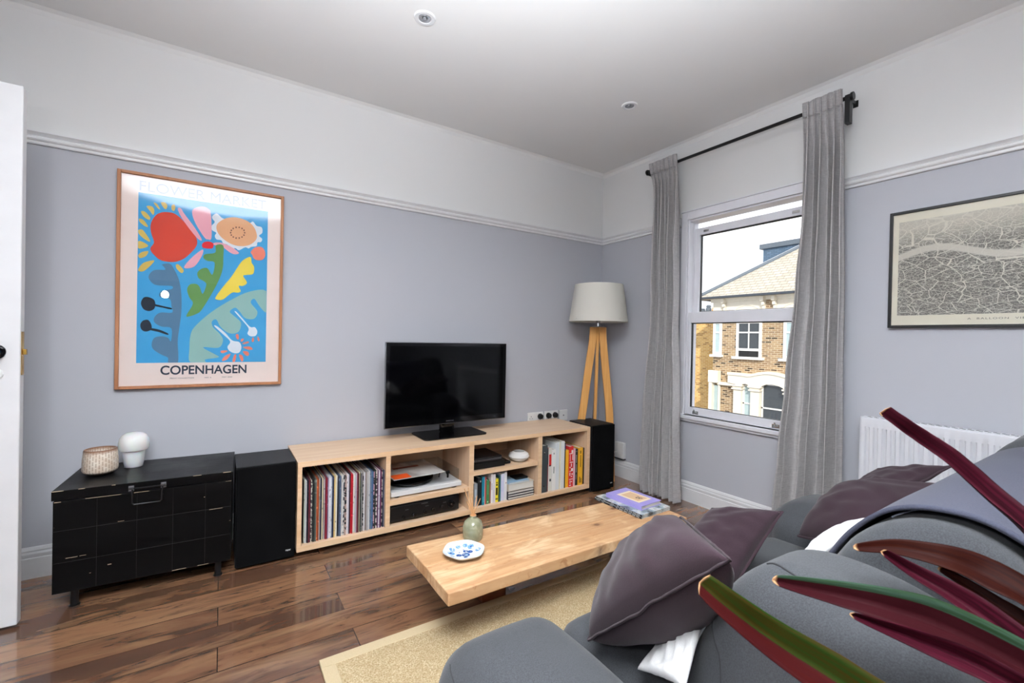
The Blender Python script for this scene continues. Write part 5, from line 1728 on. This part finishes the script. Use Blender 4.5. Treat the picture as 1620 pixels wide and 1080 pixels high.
b.build('seat_cushion', sofa, smooth=60)
# back: soft sections lofted along the sofa
def back(name, prof, x0, x1, rend, seed, amp=0.010, n=34, swell=0.0):
    pts = catmull([(0, y, z) for y, z in prof], 5, closed=True)
    cen = sum(pts, Vector()) / len(pts)
    b = MB(MAT_SOFA)
    rings = []
    L = x1 - x0
    def inset(d):
        return 0 if d >= rend else rend - math.sqrt(max(0, rend * rend - (rend - d) ** 2))
    for k in range(n + 1):
        t = k / n
        tt_ = 0.5 - 0.5 * math.cos(t * PI)
        d = min(tt_, 1 - tt_) * L
        sc_ = 1 - inset(d) / 0.22
        sw = 1 + swell * math.sin(t * PI)
        ring = []
        for p in pts:
            q = cen + (p - cen) * sc_ * sw
            q.x = x0 + L * tt_
            q = soft(q, amp, 3.2, seed)
            ring.append(b.bm.verts.new(q))
        rings.append(ring)
    m_ = len(pts)
    for a, c in zip(rings, rings[1:]):
        for j in range(m_):
            b.bm.faces.new((a[j], a[(j + 1) % m_], c[(j + 1) % m_], c[j]))
    for rg, s in ((rings[0], -1), (rings[-1], 1)):
        cc_ = b.bm.verts.new(sum((v.co for v in rg), Vector()) / m_ + Vector((0.006 * s, 0, 0)))
        for j in range(m_):
            b.bm.faces.new((rg[j], rg[(j + 1) % m_], cc_))
    return b.build(name, sofa, smooth=60)
prof1 = [(-2.19, .24), (-2.22, .40), (-2.275, .54), (-2.32, .635), (-2.385, .70), (-2.46, .720), (-2.56, .712), (-2.64, .675), (-2.69, .58), (-2.705, .40), (-2.70, .20), (-2.45, .12), (-2.22, .13)]
prof2 = [(-2.20, .24), (-2.26, .42), (-2.33, .56), (-2.405, .66), (-2.450, .73), (-2.505, .775), (-2.565, .795), (-2.625, .785), (-2.680, .735), (-2.710, .60), (-2.715, .40), (-2.70, .20), (-2.45, .12), (-2.28, .13)]
prof3 = [(-2.22, .24), (-2.27, .42), (-2.33, .56), (-2.40, .66), (-2.455, .755), (-2.510, .825), (-2.580, .86), (-2.650, .845), (-2.700, .77), (-2.715, .60), (-2.715, .40), (-2.70, .20), (-2.45, .12), (-2.28, .13)]
back('back_section', prof1, -1.955, -1.715, 0.07, 2.0)
back('back_section', prof2, -1.730, -0.755, 0.05, 5.0, n=50)
back('back_section', prof3, -0.775, -0.530, 0.05, 8.0)
# stitched seams on the near section
sm_ = plain('2c2d30', 0.9, name='seam_thread')
def surf_seam(pts, rad=0.0022):
    b = MB(sm_)
    b.tube(catmull(pts, 6), rad, 6)
    return b.build('stitched_seam', sofa)

def on_surface(o, pts, lift=0.0008):
    dg = bpy.context.evaluated_depsgraph_get()
    ev = o.evaluated_get(dg)
    W_ = world_of(o)
    Wi = W_.inverted()
    out = []
    for p in catmull(pts, 6):
        ok, co, nrm, _ = ev.closest_point_on_mesh(Wi @ Vector(p))
        out.append(W_ @ (co + nrm * lift))
    return out
def seam_on(o, pts, rad=0.0014):
    b = MB(sm_)
    b.tube(on_surface(o, pts), rad, 6)
    return b.build('stitched_seam', sofa)
near = [c for c in sofa.children if c.name.startswith('back_section')][0]
seam_on(near, [(-1.896,-2.386,.705), (-1.898,-2.401,.71), (-1.908,-2.427,.71), (-1.915,-2.447,.71), (-1.918,-2.462,.705)], 0.0018)
seam_on(near, [(-1.885,-2.33,.60), (-1.91,-2.336,.55), (-1.95,-2.34,.47), (-1.97,-2.33,.38)], 0.0014)
arm_ = [c for c in sofa.children if c.name.startswith('armrest')][0]
seam_on(arm_, [(-2.30, -1.90, .375), (-2.33, -2.05, .36), (-2.33, -2.2, .35), (-2.32, -2.4, .35)], 0.0012)
# ---------------------------------------------------------------- blanket over the middle back section
def blanket():
    prof = [(-2.335, .54), (-2.395, .645), (-2.440, .725), (-2.497, .786), (-2.565, .809), (-2.635, .800), (-2.697, .748), (-2.731, .62), (-2.737, .42), (-2.732, .25)]
    pts = catmull([(0, y, z) for y, z in prof], 8)
    x0, x1 = -1.672, -0.775
    b = MB(MAT_BLANKET)
    def fn(a, c):
        k = a * (len(pts) - 1)
        i = min(int(k), len(pts) - 2)
        p = pts[i].lerp(pts[i + 1], k - i)
        xs = x0 + (x1 - x0) * c
        # over the taller last section the blanket slides up a little
        rise = max(0.0, min(1.0, (xs + 0.98) / 0.10 * 0))
        rise = rise * rise * (3 - 2 * rise)
        n0 = Vector((0, p.y + 2.53, p.z - 0.50))
        if n0.length > 1e-6:
            n0.normalize()
        off = 0.004 * noise.noise(Vector((xs * 4, p.y * 5, p.z * 5))) + 0.004
        q = Vector((xs + 0.02 * math.sin(a * 9 + 1) * (1 - c) * 0.3, p.y, p.z)) + n0 * off
        q.z += rise * 0.10 * max(0, min(1, (p.z - 0.50) / 0.2))
        return q
    b.grid(fn, 60, 70)
    o = b.build('blanket', smooth=180)
    s = o.modifiers.new('thickness', 'SOLIDIFY')
    s.thickness = 0.008
    s.offset = 1
    return o
bl = blanket()
tag(bl, 'blue-grey blanket draped over the back of the charcoal sofa', 'blanket')
for pts in ([(-1.416, -2.493, 0.75), (-1.457, -2.49, 0.75), (-1.5, -2.505, 0.75), (-1.519, -2.523, 0.75), (-1.553, -2.538, 0.75), (-1.597, -2.545, 0.75), (-1.631, -2.538, 0.75), (-1.659, -2.515, 0.75)],
            [(-1.286, -2.564, 0.75), (-1.314, -2.581, 0.75), (-1.317, -2.596, 0.75), (-1.394, -2.617, 0.75), (-1.44, -2.618, 0.75)]):
    b = MB(plain('a9adc0', 0.8, name='pale_yarn'))
    b.tube(on_surface(bl, pts, 0.009), 0.0013, 6)
    b.build('yarn_line', bl)
# ---------------------------------------------------------------- pillows
def pillow(label, A, Bc, C, D, tf, tb, mat, seed, group, wr=0.010, name='scatter_cushion', piping=True, pinch=0.07, bend=None, nn=40):
    A, Bc, C, D = map(Vector, (A, Bc, C, D))
    N_ = ((Bc - A).cross(D - A)).normalized() * -1
    if N_.z < 0:
        N_ = -N_
    cen = (A + Bc + C + D) / 4
    def base(u, v):
        uu = (u * (1 - pinch * (1 - v * v)) + 1) / 2
        vv = (v * (1 - pinch * (1 - u * u)) + 1) / 2
        p = (A * (1 - uu) + D * uu) * (1 - vv) + (Bc * (1 - uu) + C * uu) * vv
        if bend:
            p = p + N_ * bend * (1 - v * v) * -1
        return p
    t = thing(name, (cen.x, cen.y, min(A.z, D.z)), label, 'cushion', group)
    b = MB(mat)
    def sheet(sgn, th):
        def fn(a, c):
            u = math.sin((a * 2 - 1) * PI / 2) * 0.55 + (a * 2 - 1) * 0.45
            v = math.sin((c * 2 - 1) * PI / 2) * 0.55 + (c * 2 - 1) * 0.45
            k = max(0.0, (1 - u * u) * (1 - v * v))
            h = th * (k ** 0.38)
            q = base(u, v)
            w1 = noise.noise(q * 5 + Vector((seed, sgn * 3, 0)))
            w2 = noise.noise(Vector((u * 2.2 + seed, v * 5.0, sgn * 2.0)))
            edge = (1 - k) ** 2
            # puckers running in from the seam
            pk = math.sin(9 * (u - v * 0.3) + seed * 2) * edge * 0.35 + math.sin(11 * (v + u * 0.25) + seed) * edge * 0.35
            h += (w1 * wr * 1.6 + w2 * wr + pk * wr * 0.8) * min(1, k * 3)
            return q + N_ * sgn * h
        return fn
    b.grid(sheet(1, tf), nn, nn)
    b.grid(sheet(-1, tb), nn, nn)
    bmesh.ops.remove_doubles(b.bm, verts=b.bm.verts[:], dist=1e-4)
    b.build('cushion_body', t, smooth=180)
    if piping:
        b = MB(mat)
        loop = []
        K = 36
        for k in range(K): loop.append(base(-1, -1 + 2 * k / K))
        for k in range(K): loop.append(base(-1 + 2 * k / K, 1))
        for k in range(K): loop.append(base(1, 1 - 2 * k / K))
        for k in range(K): loop.append(base(1 - 2 * k / K, -1))
        loop = [p + (p - cen).normalized() * 0.004 + N_ * 0.004 * noise.noise(p * 22) for p in loop]
        loop.append(loop[0].copy())
        b.tube(loop, [0.0042 + 0.0012 * noise.noise(p * 40) for p in loop], 8, cap=False, squash=(1.0, 0.7))
        b.build('edge_seam', t)
    return t
GP = 'plum linen cushions on the sofa'
pillow('plum linen cushion nearest the camera, standing on the left sofa seat', (-2.000, -2.045, .405), (-2.040, -2.400, .752), (-1.775, -2.118, .665), (-1.685, -1.890, .425), .085, .125, MAT_PLUM, 1.3, GP, wr=.008, pinch=0.0)
pillow('plum linen cushion directly behind the nearest one, leaning over the seat', (-1.545, -2.115, .415), (-1.338, -2.142, .604), (-1.300, -1.900, .525), (-1.560, -1.925, .420), .070, .070, MAT_PLUM, 4.1, GP, wr=.009, pinch=0.04)
pillow('plum linen cushion with curved front seam near the far sofa arm', (-1.150, -2.275, .500), (-.760, -2.400, .652), (-.700, -2.080, .525), (-1.060, -2.070, .445), .095, .050, MAT_PLUM, 7.7, GP, wr=.010, pinch=0.03)
pillow('plum linen cushion at the far end against the radiator side', (-.950, -2.235, .575), (-.612, -2.345, .688), (-.600, -2.140, .625), (-.840, -2.120, .580), .030, .030, MAT_PLUM, 9.2, GP, wr=.009, pinch=0.03)
GW = 'white cotton cushions on the sofa'
pillow('white pleated cushion tucked between the sofa back and the nearest plum cushion', (-1.975, -2.165, .400), (-2.075, -2.350, .520), (-1.800, -2.225, .570), (-1.720, -2.130, .420), .030, .018, MAT_WHITE_PILLOW, 2.2, GW, wr=.012, piping=False)
pillow('bright white cushion behind the sofa back beside the blanket', (-1.36, -2.200, .47), (-1.52, -2.290, .575), (-1.190, -2.300, .612), (-1.12, -2.20, .50), .028, .03, MAT_WHITE_PILLOW, 5.2, GW, wr=.005, piping=False)

# ================================================================ potted plant behind the sofa
pl_ = thing('potted_plant', (-1.86, -2.98, 0), 'potted plant with long maroon and green sword-shaped leaves in the foreground', 'plant')
PP = Vector((-1.86, -2.98, 0))
b = MB(plain('7c4a36', 0.7, name='terracotta'))
b.lathe([(0.085, 0), (0.09, 0.004), (0.118, 0.20), (0.126, 0.205), (0.128, 0.24), (0.118, 0.243), (0.112, 0.225), (0.001, 0.222)], PP, 48)
b.build('pot', pl_)
b = MB(plain('2d221a', 0.95, name='potting_soil'))
b.lathe([(0.111, 0.222), (0.08, 0.232), (0.001, 0.236)], PP, 32)
b.build('soil', pl_)
CR = Vector((-1.895, -2.768, 0.695))
b = MB(plain('5a4636', 0.8, name='cane'))
b.tube(catmull([PP + Vector((0, 0, .22)), PP + Vector((0.0, 0.05, .40)), CR + Vector((0.0, -0.06, -.16)), CR + Vector((0, 0, -.02)), CR], 6), [0.013] * 24 + [0.012], 10)
b.build('stem', pl_)
def leaf_mat(name, top, under, vein, split=9.0):
    m = M(name, top, 0.6, spec=0.07)
    n = m.noise(m.coord((30, 30, 30)), 1.0, 4, 0.6)
    at = m.add('ShaderNodeAttribute', attribute_name='leaf_uv')
    sp = m.add('ShaderNodeSeparateXYZ')
    m.link(at.outputs['Vector'], sp.inputs[0])
    cb = m.add('ShaderNodeCombineXYZ')
    m.link(m.math('MULTIPLY', sp.outputs[0], 7.0), cb.inputs[0])
    m.link(m.math('MULTIPLY', sp.outputs[1], 2.5), cb.inputs[1])
    stn = m.noise(cb.outputs[0], 1.0, 4, 0.6)
    t_ = m.mix(m.ramp(stn, [(0.42, 0.0), (0.62, 0.9)]), top, vein)
    u_ = m.mix(m.ramp(stn, [(0.35, 0.0), (0.7, 0.8)]), under, '2a0b10')
    c = m.mix(m.math('GREATER_THAN', sp.outputs[0], split), t_, u_)
    tipf = m.ramp(m.math('ADD', sp.outputs[1], m.math('MULTIPLY', m.math('SUBTRACT', n, 0.5), 0.05)), [(0.010, 1.0), (0.026, 0.0)])
    c = m.mix(tipf, c, 'a07a58')
    m.col(c)
    return m.m
LM_GREEN = leaf_mat('leaf_green_maroon', '1c300c', '330806', '332105', 0.0)
LM_EDGE = leaf_mat('leaf_green_edge_maroon', '2c3f33', '26060b', '1a2c15', -0.62)
LM_RED = leaf_mat('leaf_maroon', '1d0605', '26070d', '2c0d04')
LM_ROSE = leaf_mat('leaf_rose', '380a18', '3d0e1b', '20050c')
def leaf(pts, wid, mat, fold, twist, lab=None, tipw=0.35, flip=False):
    """blade along pts (tip first), half-width wid, V-folded by fold (radians)"""
    sp = catmull(pts, 8)
    n = len(sp)
    b = MB(mat)
    lay = b.bm.verts.layers.float_vector.new('leaf_uv')
    rows = []
    view = Vector((-0.55, -0.75, 0.35))
    side0 = None
    K = 8
    for i, p in enumerate(sp):
        a, c = sp[max(i - 1, 0)], sp[min(i + 1, n - 1)]
        t = (c - a).normalized()
        side = t.cross(view).normalized()
        if side0 is not None and side.dot(side0) < 0:
            side = -side
        side0 = side
        up = side.cross(t).normalized()
        if up.dot(view) < 0:
            up = -up
        s = i / (n - 1)
        w_ = wid * (tipw + (1 - tipw) * min(1, s * 1.9) ** 0.8) * (1 if s < 0.85 else 1 - (s - 0.85) * 1.2)
        if i == 0:
            w_ *= 0.55
        tw = twist * (1 - s * 0.6)
        S = side * math.cos(tw) + up * math.sin(tw)
        U = -side * math.sin(tw) + up * math.cos(tw)
        row = []
        for j in range(K + 1):
            q = j / K * 2 - 1
            ang = fold * abs(q) ** 0.7
            off = S * (q * w_ * math.cos(fold * 0.8)) + U * (abs(q) * w_ * math.sin(fold) - 0.3 * w_)
            jig = noise.noise(Vector((i * 0.35, q * 2, wid * 100))) * 0.0008
            v = b.bm.verts.new(p + off + U * jig)
            v[lay] = (q, s, 0)
            row.append(v)
        rows.append(row)
    for a, c in zip(rows, rows[1:]):
        for j in range(K):
            q = (a[j], a[j + 1], c[j + 1], c[j])
            b.bm.faces.new(q if not flip else q[::-1])
    o = b.build('leaf', pl_, smooth=180, recalc=False)
    s = o.modifiers.new('thickness', 'SOLIDIFY')
    s.thickness = 0.0009
    s.offset = 0
    if lab:
        lbl(o, lab)
    return o
L1 = [(-1.838,-2.53,.993),(-1.828,-2.549,.975),(-1.811,-2.572,.953),(-1.801,-2.602,.928),(-1.795,-2.642,.887),(-1.809,-2.693,.841),(-1.85,-2.74,.76)]
L2 = [(-2.168,-2.436,.767),(-2.146,-2.462,.742),(-2.106,-2.501,.705),(-2.071,-2.548,.677),(-2.035,-2.62,.65),(-1.99,-2.71,.65)]
L3 = [(-2.105,-2.501,.783),(-2.05,-2.537,.77),(-2.003,-2.591,.763),(-1.962,-2.642,.75),(-1.927,-2.701,.725)]
L4 = [(-2.065,-2.575,.764),(-2.028,-2.599,.748),(-2.001,-2.628,.737),(-1.977,-2.668,.726),(-1.96,-2.715,.713)]
L5 = [(-1.909,-2.557,.797),(-1.886,-2.584,.775),(-1.88,-2.624,.760),(-1.879,-2.66,.744),(-1.884,-2.705,.722)]
L6 = [(-1.896,-2.518,.784),(-1.85,-2.559,.79),(-1.826,-2.611,.79),(-1.81,-2.647,.78),(-1.815,-2.694,.765),(-1.845,-2.745,.735)]
L7 = [(-1.825,-2.60,.770),(-1.815,-2.63,.755),(-1.818,-2.662,.742),(-1.825,-2.70,.728),(-1.855,-2.745,.712)]
leaf(L1 + [CR], 0.0235, LM_ROSE, 1.15, 0.0, 'long rolled rose-red leaf reaching up to the radiator', tipw=0.75, flip=True)
leaf(L2 + [CR], 0.034, LM_GREEN, 0.70, 0.2, 'half green half maroon leaf with torn dry tip', tipw=0.5)
leaf(L3 + [CR], 0.030, LM_EDGE, 0.75, 0.35, 'maroon leaf with a green upper edge', flip=True, tipw=0.2)
leaf(L4 + [CR], 0.020, LM_ROSE, 1.0, 0.0, flip=True, tipw=0.2)
leaf(L5 + [CR], 0.023, LM_ROSE, 1.0, 0.0, flip=True, tipw=0.3)
leaf(L6 + [CR], 0.026, LM_RED, 0.4, 0.3, tipw=0.15)
leaf(L7 + [CR], 0.015, LM_RED, 0.6, 0.1, tipw=0.3)
for i, (d, ln) in enumerate([((0.6, -0.6, 0.5), .40), ((-0.15, -0.9, 0.5), .34), ((0.9, -0.1, 0.35), .36), ((0.3, -0.5, 1.1), .36)]):
    d = Vector(d).normalized()
    pts = [CR + d * ln * k - Vector((0, 0, 0.22 * (ln * k) ** 2 / 0.4)) for k in (1, .8, .6, .4, .2, 0)]
    pts = [Vector((p.x, max(p.y, RY0 + 0.04), p.z)) for p in pts]
    leaf(pts, 0.02, LM_GREEN if i % 2 else LM_RED, 0.6, 0.2)
# ================================================================ the street outside
def yz_brick(name, c1, c2, mortar, dark=None):
    m = M(name, c1, 0.85, spec=0.2)
    tcv = m.coord()
    s_ = m.add('ShaderNodeSeparateXYZ')
    m.link(tcv, s_.inputs[0])
    cb = m.add('ShaderNodeCombineXYZ')
    m.link(m.math('ADD', s_.outputs[1], s_.outputs[0]), cb.inputs[0])
    m.link(s_.outputs[2], cb.inputs[1])
    br = m.add('ShaderNodeTexBrick')
    br.inputs['Scale'].default_value = 1
    br.inputs['Brick Width'].default_value = 0.21
    br.inputs['Row Height'].default_value = 0.070
    br.inputs['Mortar Size'].default_value = 0.009
    br.inputs['Color1'].default_value = (0, 0, 0, 1)
    br.inputs['Color2'].default_value = (1, 1, 1, 1)
    m.link(cb.outputs[0], br.inputs['Vector'])
    n = m.noise(m.coord((1.2, 1.2, 1.2)), 1.0, 3)
    c = m.ramp(br.outputs['Color'], [(0.0, dark or c2), (0.12, dark or c2), (0.16, c1), (0.6, c2), (1.0, c1)])
    c = m.mix(m.ramp(n, [(0.4, 0.0), (0.7, 0.35)]), c, c2)
    c = m.mix(br.outputs['Fac'], c, mortar)
    m.col(c)
    return m.m
MAT_BRICK = yz_brick('stock_brick', 'ac9270', '8a7058', 'c6b89e', '3f342c')
MAT_BRICK_Y = yz_brick('yellow_brick', 'dcb674', 'c29354', 'dcc596', '9a7140')
MAT_STUCCO = plain('e6dfd0', 0.7, name='cream_stucco')
MAT_WINFR = plain('e8e8e6', 0.5, name='white_painted_window')
MAT_SLATE = None
m = M('pale_slate', 'b3aca0', 0.6)
tcv = m.coord()
s_ = m.add('ShaderNodeSeparateXYZ')
m.link(tcv, s_.inputs[0])
cb = m.add('ShaderNodeCombineXYZ')
m.link(m.math('ADD', s_.outputs[1], m.math('MULTIPLY', s_.outputs[0], 0.001)), cb.inputs[0])
m.link(s_.outputs[2], cb.inputs[1])
br = m.add('ShaderNodeTexBrick')
br.inputs['Scale'].default_value = 1
br.inputs['Brick Width'].default_value = 0.26
br.inputs['Row Height'].default_value = 0.115
br.inputs['Mortar Size'].default_value = 0.012
br.inputs['Color1'].default_value = lin('c6beb0')
br.inputs['Color2'].default_value = lin('b4ac9e')
br.inputs['Mortar'].default_value = lin('8d877c')
m.link(cb.outputs[0], br.inputs['Vector'])
m.col(br.outputs['Color'])
MAT_SLATE = m.m
MAT_LEAD = plain('5b6672', 0.6, name='lead_flashing')
MAT_BLUE_TILE = yz_brick('blue_hung_slate', '5f7690', '53697f', '47596c', '6a8099')
MAT_DARK_PANE = plain('3c4248', 0.15, name='dark_window_pane')
MAT_PALE_PANE = plain('a8bcc0', 0.15, name='net_curtained_pane')

b = MB(plain('55565a', 0.9, name='asphalt'))
b.box(0.25, 60, -40, 60, -4.3, -4.2)
struct(b.build('ground', smooth=0))

FX = 13.5
hs = thing('terraced_house', (FX, 3.0, -4.2), 'brown brick Victorian house with cream stucco bay and hipped slate roof across the street', 'house')
b = MB(MAT_BRICK)
b.box(FX, 20, -4.0, 7.62, -4.2, 2.80)
b.build('brick_wall', hs, smooth=0)
b = MB(MAT_STUCCO)
b.box(FX - 0.05, FX, -4.0, 7.64, 1.86, 2.72)
b.box(FX - 0.12, FX, -4.0, 7.70, 2.66, 2.80)
b.box(FX - 0.35, FX, -4.0, 8.02, 2.78, 2.84)
b.build('frieze', hs, smooth=0)
for y in (7.14, 5.66, 5.28, 3.9, 3.5):
    b = MB(MAT_STUCCO)
    b.box(FX - 0.28, FX - 0.05, y - 0.06, y + 0.06, 2.60, 2.78)
    b.box(FX - 0.20, FX - 0.05, y - 0.055, y + 0.055, 2.46, 2.60)
    b.box(FX - 0.13, FX - 0.05, y - 0.05, y + 0.05, 2.32, 2.46)
    b.build('eaves_bracket', hs, smooth=0, bevel=0.02)
b = MB(MAT_BRICK)  # flat brown strips give the darkness of the recess between brackets by colour
b.box(FX - 0.06, FX - 0.052, 5.35, 5.60, 1.9, 2.76)
b.box(FX - 0.06, FX - 0.052, 7.17, 7.24, 1.9, 2.76)
b.build('dark_recess_strip', hs, smooth=0)
for yc in (6.3, 4.6):
    b = MB(MAT_STUCCO)
    b.tube([(FX - 0.05, yc + 0.5 * math.cos(a), 2.2 + 0.30 * math.sin(a)) for a in [k * PI / 16 for k in range(17)]], 0.03, 8)
    b.build('arch_moulding', hs)
# roof
k = 0.752
ex, ey, ez = FX - 0.42, 8.08, 2.87
def hipP(s):
    return (ex + s, ey - s, ez + s * k)
r1_, r2_ = hipP(5.0), (ex + 5.0, -5.0, ez + 5 * k)
b = MB(MAT_SLATE)
b.poly([(ex, ey, ez), (ex, -5.0, ez), r2_, r1_], (0.02, 0, -0.06))
b.poly([(ex, ey, ez), r1_, (ex + 10, ey, ez)], (0.0, -0.02, -0.06))
b.build('roof', hs, smooth=0)
b = MB(MAT_LEAD)
b.tube([hipP(-0.05), hipP(5.0)], 0.085, 10)
b.tube([r1_, r2_], 0.07, 10)
b.build('hip_flashing', hs)
b = MB(plain('dfe3e8', 0.4, name='white_hip_highlight'))  # thin white tube stands in for the bright highlight along the hip
b.tube([Vector(hipP(0.9)) + Vector((0.05, 0.09, 0.055)), Vector(hipP(5.0)) + Vector((0.05, 0.09, 0.055))], 0.028, 8)
b.build('hip_highlight', hs)
b = MB(plain('3c434c', 0.5, name='dark_gutter'))
b.box(ex - 0.10, ex + 0.02, -5.0, ey + 0.06, ez - 0.10, ez - 0.01)
b.box(ex - 0.10, 20, ey, ey + 0.08, ez - 0.10, ez - 0.01)
b.build('gutter', hs, smooth=0, bevel=0.02)
b = MB(MAT_BLUE_TILE)
b.box(17.0, 19.5, 2.0, 7.62, 2.9, 5.22)
b.box(16.9, 19.6, 1.9, 7.74, 5.20, 5.40, MAT_LEAD)
b.build('roof_extension', hs, smooth=0)

def hwin(y0, y1, z0, z1, midz, bars, pane, gap=False, sillw=0.12):
    b = MB(MAT_WINFR)
    t = 0.07
    b.box(FX - 0.05, FX + 0.0, y0 - 0.02, y0 + t, z0, z1)
    b.box(FX - 0.05, FX + 0.0, y1 - t, y1 + 0.02, z0, z1)
    b.box(FX - 0.05, FX + 0.0, y0 + t, y1 - t, z1 - t, z1)
    zb = z0 + (0.22 if gap else 0)
    b.box(FX - 0.045, FX, y0 + t, y1 - t, zb, zb + 0.09)
    b.box(FX - 0.045, FX, y0 + t, y1 - t, midz - 0.03, midz + 0.02)
    for f_ in bars:
        yy = y0 + (y1 - y0) * f_
        b.box(FX - 0.040, FX, yy - 0.018, yy + 0.018, zb, z1 - t)
    b.box(FX - 0.16, FX, y0 - sillw, y1 + sillw, z0 - 0.09, z0)
    fr = b.build('window', hs, smooth=0)
    b = MB(pane)
    b.box(FX - 0.012, FX - 0.004, y0 + t, y1 - t, zb + 0.05, z1 - t)
    b.build('pane', fr, smooth=0)
    if gap:
        b = MB(MAT_BLACK)
        b.box(FX - 0.010, FX - 0.004, y0 + t, y1 - t, z0, zb + 0.05)
        b.build('open_gap', fr, smooth=0)
hwin(5.76, 6.66, 0.60, 1.90, 1.50, (0.5,), MAT_DARK_PANE, gap=True)
hwin(4.10, 4.98, 0.60, 1.90, 1.50, (), MAT_PALE_PANE)
hwin(7.28, 7.60, 0.64, 1.90, 1.50, (), MAT_PALE_PANE, sillw=0.08)
# ground-floor bay: arched stucco band, piers, capitals, windows
b = MB(MAT_STUCCO)
top = [(6.87, 0.0), (6.38, 0.0), (6.10, -0.02), (5.95, 0.0), (5.76, 0.06), (5.47, 0.12), (5.19, 0.12), (4.91, 0.07), (4.67, 0.0), (4.4, -0.02), (3.6, -0.02)]
bot = [(3.6, -0.45), (4.85, -0.45), (4.90, -0.40), (5.05, -0.34), (5.25, -0.31), (5.45, -0.33), (5.60, -0.40), (5.66, -0.47), (6.03, -0.48), (6.10, -0.40), (6.20, -0.38), (6.30, -0.40), (6.35, -0.46), (6.87, -0.38)]
b.poly([(FX - 0.22, y, z) for y, z in top + bot], (0.22, 0, 0))
b.poly([(FX - 0.27, y, z) for y, z in top] + [(FX - 0.27, y, z - 0.09) for y, z in reversed(top)], (0.06, 0, 0))
b.build('arched_fascia', hs, smooth=0)
for y0, y1 in ((6.36, 6.66), (5.70, 6.02), (4.55, 4.84)):
    b = MB(MAT_STUCCO)
    b.box(FX - 0.20, FX, y0, y1, -4.2, -0.5)
    b.build('pier', hs, smooth=0, bevel=0.02)
    b = MB(MAT_STUCCO)
    for j, (e, z0, z1) in enumerate(((0.05, -0.62, -0.56), (0.02, -0.56, -0.50), (0.07, -0.50, -0.44))):
        b.box(FX - 0.22 - e, FX, y0 - e, y1 + e, z0, z1)
    b.build('capital', hs, smooth=0, bevel=0.02)
def bay_glass(y0, y1, zt, zm, pane):
    b = MB(MAT_WINFR)
    for yy in (y0, y1 - 0.05):
        b.box(FX - 0.06, FX, yy, yy + 0.05, -2.2, zt)
    b.box(FX - 0.06, FX, y0, y1, zm - 0.025, zm + 0.025)
    b.box(FX - 0.06, FX, y0, y1, zt - 0.05, zt)
    fr = b.build('window', hs, smooth=0)
    b = MB(pane)
    b.box(FX - 0.02, FX - 0.008, y0 + 0.05, y1 - 0.05, -2.2, zt - 0.04)
    b.build('pane', fr, smooth=0)
bay_glass(4.84, 5.68, -0.32, -1.18, MAT_DARK_PANE)
bay_glass(6.02, 6.36, -0.42, -1.10, MAT_PALE_PANE)
b = MB(MAT_STUCCO)
b.box(FX - 0.24, FX, 7.27, 7.68, -0.45, 0.02)
b.box(FX - 0.22, FX, 7.52, 7.66, -4.2, -0.45)
b.box(FX - 0.16, FX, 6.66, 7.34, -0.52, -0.40)
b.box(FX - 0.10, FX, 7.26, 7.34, -4.2, -0.5)
b.build('side_bay_stucco', hs, smooth=0, bevel=0.02)
b = MB(MAT_PALE_PANE)
b.box(FX - 0.04, FX - 0.01, 7.34, 7.52, -2.2, -0.55)
b.build('side_bay_pane', hs, smooth=0)

sh = thing('terraced_house', (16.0, 10.5, -4.2), 'plain yellow brick house wall left of the brown brick house outside', 'house')
b = MB(MAT_BRICK_Y)
b.box(16.0, 22.0, 7.63, 13.5, -4.2, 2.12)
b.box(15.98, 22.0, 7.63, 13.5, 2.12, 2.22, MAT_STUCCO)
b.build('brick_wall', sh, smooth=0)
b = MB(plain('8c8f92', 0.5, name='grey_downpipe'))
b.tube([(15.9, 10.55, -4.2), (15.9, 10.55, 1.2)], 0.05, 12)
b.build('downpipe', sh)
rf = thing('chimney_stack', (22.5, 13.8, 0.0), 'small distant chimney with clay pots beside the slate roof', 'chimney')
b = MB(MAT_BRICK_Y)
b.box(22.3, 23.0, 13.2, 14.6, -4.2, 3.0)
b.build('stack', rf, smooth=0)
for y, h, mm in ((14.25, .22, MAT_LEAD), (13.85, .42, MAT_LEAD), (13.45, .26, plain('c09a68', 0.7, name='clay_pot'))):
    b = MB(mm)
    b.lathe([(0.16, 0), (0.17, h * 0.5), (0.12, h * 0.6), (0.15, h * 0.8), (0.10, h)], (22.6, y, 3.0), 16)
    b.build('chimney_pot', rf)
